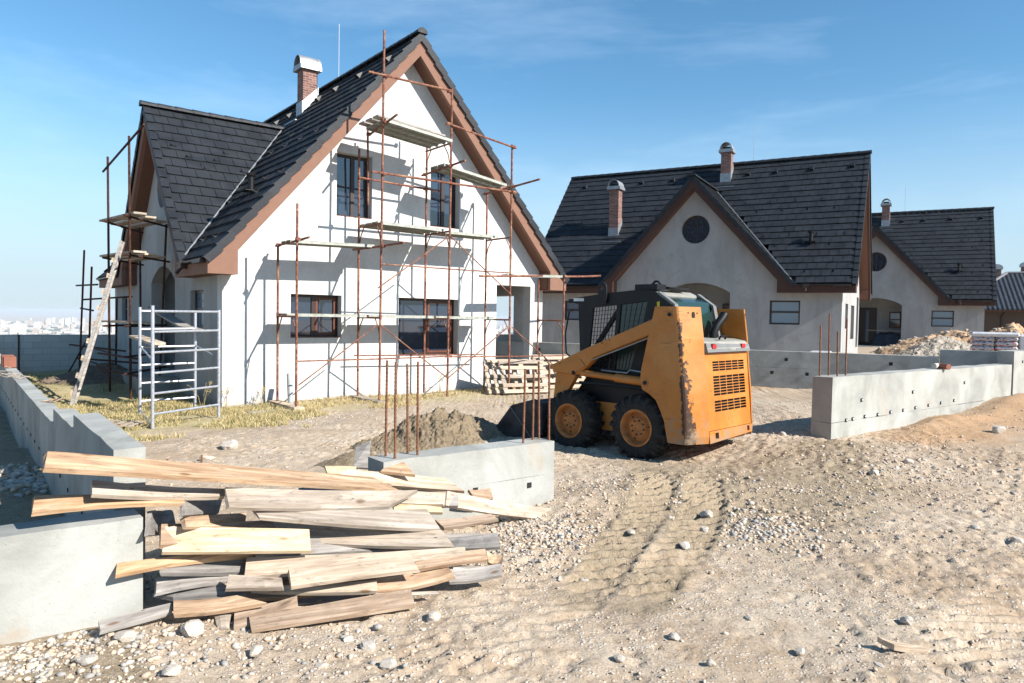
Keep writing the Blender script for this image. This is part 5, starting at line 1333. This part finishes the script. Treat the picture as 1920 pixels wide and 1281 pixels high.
m = MB(); m.box(-.1, .62, -.4, .4, 0, .1); m.box(-.1, .62, -.4, .4, .25, .33); m.box(.5, .62, -.4, .4, .1, .25); m.box(-.1, 0, -.4, .4, .1, .25); m.build('crate_boards', M['palewood'], wp)
m = MB(); m.box(-.6, .1, -.45, .45, .02, .36); m.build('film_wrap', M['film'], wp, bevel=.1)
# tarpaulin heap and board inside the farther house's porch
m = MB(); n = 24; vs = []
for i in range(n):
    for j in range(n):
        a = -1+2*i/(n-1); b = -1+2*j/(n-1); rr_ = max(abs(a), abs(b)); z = .75*(1-rr_**4) + .12*mnoise.noise(Vector((a*3, b*3, 1)))
        vs.append((a*.55, b*.9, max(0, z)))
m.add(vs, [(i*n+j, (i+1)*n+j, (i+1)*n+j+1, i*n+j+1) for i in range(n-1) for j in range(n-1)])
o = m.build('tarpaulin_bundle', M['plastic'], smooth=True); o.location = H3.w(.9, 4.5, .1); o.rotation_euler = (0, 0, H3.ang); tag(o, 'dark tarpaulin over goods in the porch of the farther house', 'tarpaulin')
board_obj('board', H3.w(.6, 3.6, .95), H3.w(.7, 5.6, .98), .3, .04, 'wood', 'board resting on the tarpaulin bundle in the porch of the farther house', 'board')

# red bricks on the left side wall
for i, x in enumerate((9, 27)):
    P = H1.Z(x, 690, .64)
    b = MB(); b.box(-.09, .09, -.12, .12, 0, .19)
    for k in range(4): b.box(-.093, -.0905, -.10+.06*k, -.085+.06*k, .01, .18)
    o = b.build('hollow_brick', M['redbrick'], bevel=.006); o.location = H1.w(-3.5 + .0*i, 0.2 + .55*(1-i), .635); o.rotation_euler = (0, 0, H1.ang)
    tag(o, ['red hollow brick at the left edge on the side wall', 'red hollow brick on the side wall, right one of two'][i], 'brick')
tw = MB(); 
for s in range(5):
    rs = random.Random(s); p = Vector((-3.45+rs.uniform(-.06,.08), -2.3+rs.uniform(-.1,.1), .65)); pts = [p]
    for k in range(7): p = p + Vector((rs.uniform(-.12, .03), rs.uniform(-.12, .12), rs.uniform(-.01, .035))); p.z = max(p.z, .64 if p.x > -3.58 else .3); pts.append(p.copy())
    tw.tube(pts, .006, 5)
o = tw.build('wire_tangle', M['palewood']); o.location = H1.o; o.rotation_euler = (0, 0, H1.ang); tag(o, 'tangle of thin wire hanging over the left side wall', 'wire')
tw = MB(); tw.tube([(-3.52, -5.6, .636), (-3.42, -5.75, .64), (-3.3, -5.45, .65)], .009, 5); tw.tube([(-3.50, -5.6, .64), (-3.36, -5.5, .65)], .006, 5)
o = tw.build('twig', M['wood']); o.location = H1.o; o.rotation_euler = (0, 0, H1.ang); tag(o, 'bent twig lying on top of the left side wall', 'twig')
# two pipe ends on the right wall
P = H1.Z(1375, 690, .97)
for i, (dx, ang_) in enumerate(((-.12, .4), (.05, -.5))):
    x = H1.Y(1772, 692, FY).x + dx; b = MB(); b.tube([(0, 0, 0), (.22, 0, 0)], .045, 14); b.tube([(.2201, 0, 0), (.2205, 0, 0)], .035, 14)
    o = b.build('clay_pipe', M['redbrick'] if i else M['stone'], smooth=True); o.location = H1.w(x, FY+.12, 1.005); o.rotation_euler = (0, 0, H1.ang + ang_ - PI/2 + (0 if i else 1.2))
    tag(o, ['pale round stub lying on the long pale concrete wall', 'brown clay pipe end lying on the long pale concrete wall'][i], 'pipe')
# scraps
g = gpx(1118, 958); m = MB(); vs = []
for i in range(8):
    for j in range(6): vs.append((-.06+.12*i/7, -.035+.07*j/5, .012+.012*mnoise.noise(Vector((i*.9, j*.9, 3)))))
m.add(vs, [(i*6+j, (i+1)*6+j, (i+1)*6+j+1, i*6+j+1) for i in range(7) for j in range(5)]); o = m.build('plastic_scrap', M['blue']); o.location = g; o.rotation_euler = (0, 0, .2); tag(o, 'crumpled bit of blue plastic on the ground right of the short wall block', 'litter')
g = gpx(1692, 1224); 
m = MB(); pts = [(-.11,.03),(-.1,.0),(-.06,-.035),(.02,-.03),(.1,-.035),(.09,-.012),(.0,.0),(-.07,.02)]
m.prism([pts], lambda a, b, d: (a, b*1.0, .012+.028*d+max(0, -a)*.25), 1); o = m.build('wood_splinter', M['palewood']); o.location = g; tag(o, 'pale split wood chip on the bare earth at the lower right', 'wood chip')
b0 = gpx(1640, 1000)
# ------------------------------------------------------------------ stones
def rock_mesh(seed, sub=2):
    bm = bmesh.new(); bmesh.ops.create_icosphere(bm, subdivisions=sub, radius=1.); rs = random.Random(seed); o = Vector((rs.random()*50, rs.random()*50, rs.random()*50))
    pl = [(Vector((rs.gauss(0, 1), rs.gauss(0, 1), rs.gauss(0, 1))).normalized(), rs.uniform(.55, .85)) for _ in range(9)]
    for v in bm.verts:
        d = v.co.normalized(); r = 1 + .22*mnoise.noise(d*1.6+o)
        for n_, k in pl:
            q = d.dot(n_)
            if q > .05: r = min(r, k/q)
        v.co = d*r
    me = bpy.data.meshes.new('stone'); bm.to_mesh(me); bm.free(); me.materials.append(M['stone']); return me
rocks = [rock_mesh(s, 3) for s in range(7)]
BIG = [((690,1219),.05,'white stone in the foreground below the timber pile'), ((727,1252),.05,'white stone at the bottom edge, nearest the camera'), ((603,1252),.03,'small white stone left of the nearest stone'),
       ((812,1163),.06,'large rugged stone right of the timber pile'), ((652,1205),.04,'flat stone left of the foreground white stone'), ((1005,1060),.03,'stone between the pile and the tyre tracks'),
       ((1283,1028),.055,'pale stone beside the tyre tracks'), ((1320,998),.05,'stone just above the pale stone at the tracks'), ((1095,1092),.04,'two-toned stone at the end of the tyre tracks'), ((1404,1163),.035,'dark-sided stone on bare earth right of centre'),
       ((1265,1200),.04,'grey stone half sunk in the lower middle ground'), ((1162,1240),.035,'dark stone at the lower middle'), ((1334,1247),.03,'rounded pale stone near the bottom edge'), ((1700,1170),.05,'large smooth pale stone at the lower right'),
       ((1870,812),.12,'reddish boulder at the far right, largest stone by the right wall'), ((1500,1225),.035,'oval stone pair at the lower right, left one'), ((1648,1253),.035,'grey pointed stone at the bottom right'), ((1830,995),.05,'stone cluster piece at the right'),
       ((1640,893),.08,'pale stone right of the right wall end'), ((1700,870),.07,'flat pale stone in front of the right wall'), ((1325,970),.07,'broken pale stone above the tyre tracks'), ((1185,1003),.045,'white stone left of the tyre tracks'),
       ((165,1245),.06,'pale stone at the lower left'), ((235,1200),.055,'angular white stone left of the pile bottom'), ((320,1265),.05,'white stone at the bottom left'), ((360,1188),.07,'brown clod under the front of the timber pile'),
       ((115,1165),.06,'brown clod at the foot of the low left wall'), ((480,1225),.04,'white stone below the frontmost board'), ((1908,1020),.06,'dark-sided stone at the right edge'), ((430,842),.14,'big clay clod behind the timber pile, in front of the grass'),
       ((388,865),.1,'clod left of the big clay clod'), ((1466,820),.09,'stone at the edge of the right wall shadow')]
for i, ((u, v), s, lb) in enumerate(BIG):
    g = gpx(u, v); me_ = rocks[i % 7]; o = bpy.data.objects.new('stone', me_); COL.objects.link(o); rs = random.Random(i)
    o.location = g + Vector((0, 0, s*.35)); s *= .85; o.scale = (s*rs.uniform(.9, 1.2), s*rs.uniform(.7, 1.), s*rs.uniform(.55, .8)); o.rotation_euler = (0, 0, rs.uniform(0, 6)); tag(o, lb, 'stone', 'larger stones on the ground')

# gravel: thousands of chips, one object
def scatter_mesh(name, pts, sizes, mats, seed, sub=1, label=None, cat='gravel'):
    rs = np.random.RandomState(seed); shapes = []
    for k in range(10):
        bm = bmesh.new(); bmesh.ops.create_icosphere(bm, subdivisions=sub, radius=1.)
        r_ = random.Random(seed*31+k); pl = [(Vector((r_.gauss(0, 1), r_.gauss(0, 1), r_.gauss(0, 1))).normalized(), r_.uniform(.42, .8)) for _ in range(8)]
        for v in bm.verts:
            d = v.co.normalized(); r = 1.
            for n_, q in pl:
                c = d.dot(n_)
                if c > .05: r = min(r, q/c)
            v.co = d*r
        shapes.append((np.array([v.co[:] for v in bm.verts]), np.array([[v.index for v in f.verts] for f in bm.faces]))); bm.free()
    V = []; F = []; off = 0; MI = []
    for i, (p, s) in enumerate(zip(pts, sizes)):
        vs, fs = shapes[rs.randint(10)]; a = rs.uniform(0, 2*PI); c_, s_ = math.cos(a), math.sin(a)
        v = vs*np.array([s*rs.uniform(.8, 1.25), s*rs.uniform(.65, 1.), s*rs.uniform(.45, .8)])
        v = np.stack([v[:, 0]*c_-v[:, 1]*s_, v[:, 0]*s_+v[:, 1]*c_, v[:, 2]], 1) + p
        V.append(v); F.append(fs+off); off += len(vs); MI.append(np.full(len(fs), rs.choice(len(mats), p=[.26, .46, .28][:len(mats)] if len(mats) == 3 else None)))
    V = np.concatenate(V); F = np.concatenate(F); MI = np.concatenate(MI)
    me = bpy.data.meshes.new(name); me.vertices.add(len(V)); me.vertices.foreach_set('co', V.ravel()); me.loops.add(F.size); me.loops.foreach_set('vertex_index', F.ravel())
    me.polygons.add(len(F)); me.polygons.foreach_set('loop_start', np.arange(0, F.size, 3)); me.polygons.foreach_set('loop_total', np.full(len(F), 3))
    for m_ in mats: me.materials.append(m_)
    me.polygons.foreach_set('material_index', MI.astype(np.int32)); me.update(); me.validate()
    o = bpy.data.objects.new(name, me); COL.objects.link(o); return tag(o, label, cat, kind='stuff')
tan_st = m_simple('tan_stone', (.62, .48, .36), .9, var=.3, scale=9); grey_st = m_simple('grey_stone', (.42, .4, .37), .9, var=.3, scale=9)
rs = np.random.RandomState(5); P = []; S = []
def scat(N, xr, yr, dens, smin, smax, pw=2.6):
    x = rs.uniform(*xr, N); y = rs.uniform(*yr, N); lx, ly = locs(x, y); d = dens(lx, ly, x, y); k = rs.rand(N) < d; x, y = x[k], y[k]
    z = ground_z(x, y); s = smin + (smax-smin)*rs.rand(len(x))**pw
    P.append(np.stack([x, y, z+s*.25], 1)); S.append(s)
infence = lambda lx, ly: ((ly > FY2-.02) & (ly < FY2+.3) & (lx < -3.3)) | ((ly > FY-.02) & (ly < FY+.3) & ( ((lx > -1.82) & (lx < -.12)) | (lx > 4.56)))
cl = lambda x, y, f=1.3, s=91: sm(noise2(x, y, f, s, 4), -.25, .45)
scat(15000, (-3.2, 4.2), (2.5, 7), lambda lx, ly, x, y: np.where(infence(lx, ly), 0, .1+.7*cl(x, y))*(1-track_mask(x, y)), .002, .013, 2.6)
scat(7000, (-3.5, 9), (5, 14), lambda lx, ly, x, y: np.where(infence(lx, ly) | ((lx > 0) & (ly > 0)), 0, .1+.6*cl(x, y)), .006, .026, 2.2)
# denser patches read from the photograph
for (u, v, ru, N, s1) in ((1020, 1000, .42, 2000, .028), (980, 1045, .4, 700, .024), (1375, 975, .5, 420, .045), (1500, 930, .9, 450, .03), (200, 1190, .6, 800, .034), (480, 1225, .6, 700, .024), (330, 1110, .35, 600, .035),
                         (1700, 880, 1.1, 600, .04), (60, 900, .6, 1100, .07), (30, 1240, .4, 1000, .03), (1250, 930, .5, 500, .03), (560, 790, .9, 500, .03), (860, 760, 1.2, 500, .025), (1420, 1000, .6, 900, .035)):
    c = gpx(u, v); x = c.x + rs.normal(0, ru*.6, N); y = c.y + rs.normal(0, ru*.5, N); lx, ly = locs(x, y); k = ~infence(lx, ly) & (y > 2.3) & (track_mask(x, y) < .3); x, y = x[k], y[k]
    s = .004 + (s1-.004)*rs.rand(len(x))**2.4; P.append(np.stack([x, y, ground_z(x, y)+s*.1], 1)); S.append(s)
scatter_mesh('gravel', np.concatenate(P), np.concatenate(S), [M['stone'], tan_st, grey_st], 3, 1, 'loose white and tan gravel strewn over the bare earth')
P = []; S = []
c2_ = lambda x, y: sm(noise2(x, y, 1.7, 191, 4), -.15, .4)
scat(20000, (-2.6, 5.5), (2.4, 7.5), lambda lx, ly, x, y: np.where(infence(lx, ly), 0, .04+.96*c2_(x, y)**2)*(1-track_mask(x, y)), .004, .017, 2.)
scat(13000, (-2, 9.5), (6, 13), lambda lx, ly, x, y: np.where(infence(lx, ly) | ((lx > 0) & (ly > -.1)), 0, .1+.9*c2_(x, y)**2), .004, .024, 2.2)
clod = m_simple('earth_clod', (.70, .56, .43), .95, var=.35, scale=5)
scatter_mesh('clods', np.concatenate(P), np.concatenate(S), [clod, clod, tan_st], 8, 1, 'crumbs and clods of dry brown earth over the ground', cat='earth')
P = []; S = []; rs = np.random.RandomState(77)
dg = bpy.context.evaluated_depsgraph_get(); dg.update()
hs_o = [o for o in bpy.data.objects if o.name.startswith(('gravel_heap', 'rubble_heap'))]
for o in hs_o:
    vv = np.empty(len(o.data.vertices)*3); o.data.vertices.foreach_get('co', vv); vv = vv.reshape(-1, 3)
    big = o.name.startswith('rubble'); k = rs.choice(len(vv), 1300 if big else 900)
    ca, sa_ = math.cos(H1.ang), math.sin(H1.ang); q = vv[k] + rs.normal(0, .02, (len(k), 3))
    P.append(np.stack([q[:, 0]*ca - q[:, 1]*sa_ + o.location.x, q[:, 0]*sa_ + q[:, 1]*ca + o.location.y, q[:, 2] + o.location.z], 1)); S.append((.02 + (.13 if big else .05)*rs.rand(len(k))**2.5))
scatter_mesh('rubble', np.concatenate(P), np.concatenate(S), [tan_st, M['stone'], grey_st], 13, 1, 'stones and rubble covering the heaps in the far yard')
# ------------------------------------------------------------------ dry grass
def grass(name, label, N, region, hmin, hmax, mats, seed, wmul=1.):
    rs = np.random.RandomState(seed); pts = region(rs, N); x, y = pts; z = ground_z(x, y, False)
    V = np.zeros((len(x)*5, 3)); F3 = []; F4 = []
    a = rs.uniform(0, 2*PI, len(x)); h = hmin + (hmax-hmin)*rs.rand(len(x))**1.6; bend = rs.uniform(.2, 1.1, len(x))*h; ba = rs.uniform(0, 2*PI, len(x)); w = (.0035+.003*rs.rand(len(x)))*wmul
    base = np.stack([x, y, z-.02], 1); sd = np.stack([np.cos(a)*w, np.sin(a)*w, 0*a], 1); bd = np.stack([np.cos(ba)*bend, np.sin(ba)*bend, 0*a], 1); up = np.stack([0*h, 0*h, h], 1)
    V[0::5] = base-sd; V[1::5] = base+sd; V[2::5] = base-sd*.7+bd*.3+up*.65; V[3::5] = base+sd*.7+bd*.3+up*.65; V[4::5] = base+bd+up*(1-.15*rs.rand(len(x)))[:, None]
    n = len(x); i5 = np.arange(n)*5
    q = np.stack([i5, i5+1, i5+3, i5+2], 1); t = np.stack([i5+2, i5+3, i5+4], 1)
    loops = np.concatenate([q.ravel(), t.ravel()]); st = np.concatenate([np.arange(n)*4, 4*n+np.arange(n)*3]); tt = np.concatenate([np.full(n, 4), np.full(n, 3)])
    me = bpy.data.meshes.new(name); me.vertices.add(len(V)); me.vertices.foreach_set('co', V.ravel()); me.loops.add(len(loops)); me.loops.foreach_set('vertex_index', loops)
    me.polygons.add(2*n); me.polygons.foreach_set('loop_start', st); me.polygons.foreach_set('loop_total', tt)
    for m_ in mats: me.materials.append(m_)
    mi = rs.choice(len(mats), n, p=([.5, .35, .15] if len(mats) == 3 else [.6, .4])); me.polygons.foreach_set('material_index', np.concatenate([mi, mi]).astype(np.int32)); me.update(); me.validate()
    o = bpy.data.objects.new(name, me); COL.objects.link(o); return tag(o, label, 'grass', kind='stuff')
st1 = m_simple('straw', (.62, .50, .26), .8, bump=0, var=.2); st2 = m_simple('straw_ochre', (.48, .37, .17), .8, bump=0, var=.2); st3 = m_simple('grass_green', (.17, .22, .06), .7, bump=0, var=.3)
def reg_loc(xa, xb, ya, yb, thr=-.3, edge=None):
    def f(rs, N):
        lx = rs.uniform(xa, xb, N); ly = rs.uniform(ya, yb, N); X = H1.o.x + H1.ex.x*lx + H1.ey.x*ly; Y = H1.o.y + H1.ex.y*lx + H1.ey.y*ly
        k = (noise2(X, Y, .9, 55, 4) > thr + (0 if edge is None else edge(lx, ly))) & ~((lx > -.02) & (ly > -.02)); return X[k], Y[k]
    return f
grass('dry_grass', 'dry straw-coloured grass along the foot of the white wall', 46000, reg_loc(-.6, 9.2, -3.4, -.02, -.35, lambda lx, ly: .9*sm(-ly + np.clip(lx-2, 0, 2)*.5, 1.3, 3.4)), .03, .12, [st1, st2], 1)
grass('dry_grass', 'yellow-green grass around the white tube tower and the left side wall', 62000, reg_loc(-3.3, 1.2, -5.0, 2.0, -.25, lambda lx, ly: .9*sm(-ly-lx*-.3, 2.4, 4.2)), .03, .13, [st1, st2, st3], 2)
grass('shaded_grass', 'low dark grass in the shade behind the white tube tower', 12000, reg_loc(-3.2, -.1, 2, 9, -.1), .03, .12, [st2, st3, st3], 3)
# taller weeds
def weed(p, h, label, seed, mat='straw'):
    m = MB(); rs = random.Random(seed)
    for s in range(5):
        a = rs.uniform(0, 6.28); b = rs.uniform(.1, .45)*h; pts = [(0, 0, 0), (math.cos(a)*b*.3, math.sin(a)*b*.3, h*.5), (math.cos(a)*b, math.sin(a)*b, h*rs.uniform(.8, 1))]
        m.tube(pts, [.005, .004, .002], 5)
        for k in range(7):
            t = rs.uniform(.35, 1); c = Vector(pts[1]).lerp(Vector(pts[2]), t); q = Vector((rs.uniform(-.04, .04), rs.uniform(-.04, .04), rs.uniform(0, .04))); m.tube([c, c+q], [.003, .006], 4)
    o = m.build('weed', st2 if mat == 'straw' else st3); o.location = p; tag(o, label, 'weed')
weed(H1.w(.02, -.22, -.3), .5, 'dry weed at the left corner of the white wall', 1); weed(H1.w(-.45, -.3, -.3), .62, 'reddish weed stalk beside the white tube tower', 2)
weed(H1.w(.72, -.25, -.26), .42, 'thin weed between the wall shadows of the first scaffold legs', 3); weed(H1.w(4.9, -.45, -.2), .5, 'dry tuft of tall stems under the third pair of scaffold legs', 4); weed(H1.w(6.1, -.6, -.2), .35, 'low tuft beside the leaning pallets', 5)
weed(gpx(1597, 802), .2, 'dead twigs at the foot of the right wall end', 6); weed(gpx(1760, 778), .25, 'curved dead stem against the long pale wall', 7)
ms = MB(); rs_ = random.Random(9)
o_ = grass('scrub', 'dry scrub on the slope beyond the block wall', 26000, reg_loc(-12, 24, 13, 22, -.2), .15, .6, [st2, st1, st3], 5, 3.)
grass('dry_grass', 'straw tufts on the yard wall by the middle house corner', 5000, lambda rs, N: (WF.Z(1620, 672, .8).x + rs.normal(0, 1.1, N)+1.4, WF.Z(1620, 672, .8).y + rs.normal(0, .5, N)+1.6), .1, .4, [st1, st2], 8, 2.)

# ------------------------------------------------------------------ city on the plain, far below
cm = [m_simple('far_white_render', (.72, .68, .62), .9, bump=0, var=.05), m_simple('far_tan_render', (.55, .45, .38), .9, bump=0, var=.05), m_simple('far_trees', (.09, .12, .08), .95, bump=0, var=.2)]
ct = MB(); rs_ = random.Random(2)
for i in range(5200):
    az = rs_.uniform(-.78, .3); d = 3800*(10500/3800)**rs_.random(); x = d*math.sin(az); y = d*math.cos(az)
    dens = .5+.5*mnoise.noise(Vector((x*.0006, y*.0006, 0))); 
    if rs_.random() > dens+.35: continue
    tree = rs_.random() < .42
    w = rs_.uniform(12, 60)*(1.5 if tree else 1); h = rs_.uniform(6, 12) if tree else (rs_.uniform(9, 24) if rs_.random() < .85 else rs_.uniform(30, 75))
    if h > 30: w = rs_.uniform(18, 34)
    a = rs_.choice((.2, .8)); c_, s_ = math.cos(a), math.sin(a); l = w*rs_.uniform(.4, 1.4); z = -150.6
    P_ = [(x + u_*c_ - v_*s_, y + u_*s_ + v_*c_) for u_, v_ in ((-w/2,-l/2),(w/2,-l/2),(w/2,l/2),(-w/2,l/2))]
    ct.add([(*p, z) for p in P_] + [(*p, z+h) for p in P_], [(4,5,6,7),(0,1,5,4),(1,2,6,5),(2,3,7,6),(3,0,4,7)], 2 if tree else rs_.choice((0, 0, 1)))
o = ct.build('distant_city', cm, fix=False); tag(o, 'hazy white city spread over the plain beyond the block wall', 'city', kind='stuff')

# ------------------------------------------------------------------ the air: pale even haze over plain and site
hb_ = MB(); hb_.box(-30000, 30000, -200, 45000, -153, 14); hz_ = hb_.build('haze', None.__class__ and bpy.data.materials.new('haze_air'))
hm_ = hz_.data.materials[0]; hm_.use_nodes = True; n_ = hm_.node_tree; n_.nodes.clear(); ho = n_.nodes.new('ShaderNodeOutputMaterial'); hv = n_.nodes.new('ShaderNodeVolumePrincipled')
hv.inputs['Color'].default_value = (.86, .93, 1, 1); hv.inputs['Density'].default_value = .00009; n_.links.new(hv.outputs[0], ho.inputs['Volume']); tag(hz_, 'thin pale blue haze over the far plain', 'haze', kind='stuff')
# ------------------------------------------------------------------ light, sky, camera
SAZ, SEL = math.radians(-31.4), math.radians(34.2)
sd = Vector((math.cos(SAZ)*math.cos(SEL), math.sin(SAZ)*math.cos(SEL), math.sin(SEL)))
sun = bpy.data.lights.new('sun', 'SUN'); sun.energy = 5.; sun.angle = math.radians(.53); sun.color = (1., .95, .87)
so = bpy.data.objects.new('sun', sun); COL.objects.link(so); so.rotation_euler = sd.to_track_quat('Z', 'Y').to_euler()
wd = bpy.data.worlds.new('World'); sc.world = wd; wd.use_nodes = True; nt = wd.node_tree; nt.nodes.clear()
out = nt.nodes.new('ShaderNodeOutputWorld'); bg = nt.nodes.new('ShaderNodeBackground'); sky = nt.nodes.new('ShaderNodeTexSky'); sky.sky_type = 'NISHITA'
sky.sun_disc = False; sky.sun_elevation = SEL; sky.sun_rotation = PI/2 - SAZ; sky.altitude = 300; sky.air_density = 1.; sky.dust_density = .1; sky.ozone_density = 1.2
bg.inputs['Strength'].default_value = SKYS = .092
tc = nt.nodes.new('ShaderNodeTexCoord'); mp = nt.nodes.new('ShaderNodeMapping'); mp.inputs['Scale'].default_value = (1., 1., 4.5); mp.inputs['Rotation'].default_value = (.08, .1, .4)
nz_ = nt.nodes.new('ShaderNodeTexNoise'); nz_.inputs['Scale'].default_value = 1.7; nz_.inputs['Detail'].default_value = 9; nz_.inputs['Roughness'].default_value = .62; nz_.inputs['Distortion'].default_value = .2
rp = nt.nodes.new('ShaderNodeValToRGB'); rp.color_ramp.elements[0].position = .50; rp.color_ramp.elements[0].color = (0, 0, 0, 1); rp.color_ramp.elements[1].position = .95; rp.color_ramp.elements[1].color = (.28, .28, .28, 1)
mx = nt.nodes.new('ShaderNodeMix'); mx.data_type = 'RGBA'; mx.inputs[7].default_value = (9.5, 10.2, 11., 1)
L_ = nt.links.new; L_(tc.outputs['Generated'], mp.inputs[0]); L_(mp.outputs[0], nz_.inputs['Vector']); L_(nz_.outputs['Fac'], rp.inputs[0]); L_(rp.outputs[0], mx.inputs[0]); L_(sky.outputs[0], mx.inputs[6]); hs_ = nt.nodes.new('ShaderNodeMix'); hs_.data_type = 'RGBA'; hs_.blend_type = 'MULTIPLY'; hs_.inputs[0].default_value = 1; hs_.inputs[7].default_value = (.96, 1.0, 1.05, 1); L_(mx.outputs[2], hs_.inputs[6]); sa = nt.nodes.new('ShaderNodeHueSaturation'); sa.inputs['Saturation'].default_value = 1.2; sa.inputs['Hue'].default_value = .49; L_(hs_.outputs[2], sa.inputs['Color']); sx = nt.nodes.new('ShaderNodeSeparateXYZ'); L_(tc.outputs['Generated'], sx.inputs[0])
hz = nt.nodes.new('ShaderNodeValToRGB'); hz.color_ramp.interpolation = 'EASE'; hz.color_ramp.elements[0].position = 0.; hz.color_ramp.elements[0].color = (.92, .92, .92, 1); hz.color_ramp.elements[1].position = .30; hz.color_ramp.elements[1].color = (0, 0, 0, 1); L_(sx.outputs[2], hz.inputs[0])
hm = nt.nodes.new('ShaderNodeMix'); hm.data_type = 'RGBA'; hm.inputs[7].default_value = (3.3, 4.3, 5.1, 1); L_(hz.outputs[0], hm.inputs[0]); L_(sa.outputs[0], hm.inputs[6]); L_(hm.outputs[2], bg.inputs[0]); L_(bg.outputs[0], out.inputs[0])
cam = bpy.data.cameras.new('camera'); co_ = bpy.data.objects.new('camera', cam); COL.objects.link(co_); sc.camera = co_
cam.sensor_width = 36; cam.lens = FPX/1920*36; cam.clip_end = 90000; cam.clip_start = .05
co_.location = EYEV; co_.rotation_mode = 'QUATERNION'
co_.rotation_quaternion = (Matrix.Rotation(PI/2 - PITCH, 4, 'X') @ Matrix.Rotation(ROLL, 4, 'Z')).to_quaternion()
sc.render.engine = 'CYCLES'; sc.view_settings.view_transform = 'Standard'; sc.view_settings.look = 'None'; sc.view_settings.exposure = 0.9; sc.view_settings.gamma = 1
sc.cycles.max_bounces = 4; sc.cycles.diffuse_bounces = 2
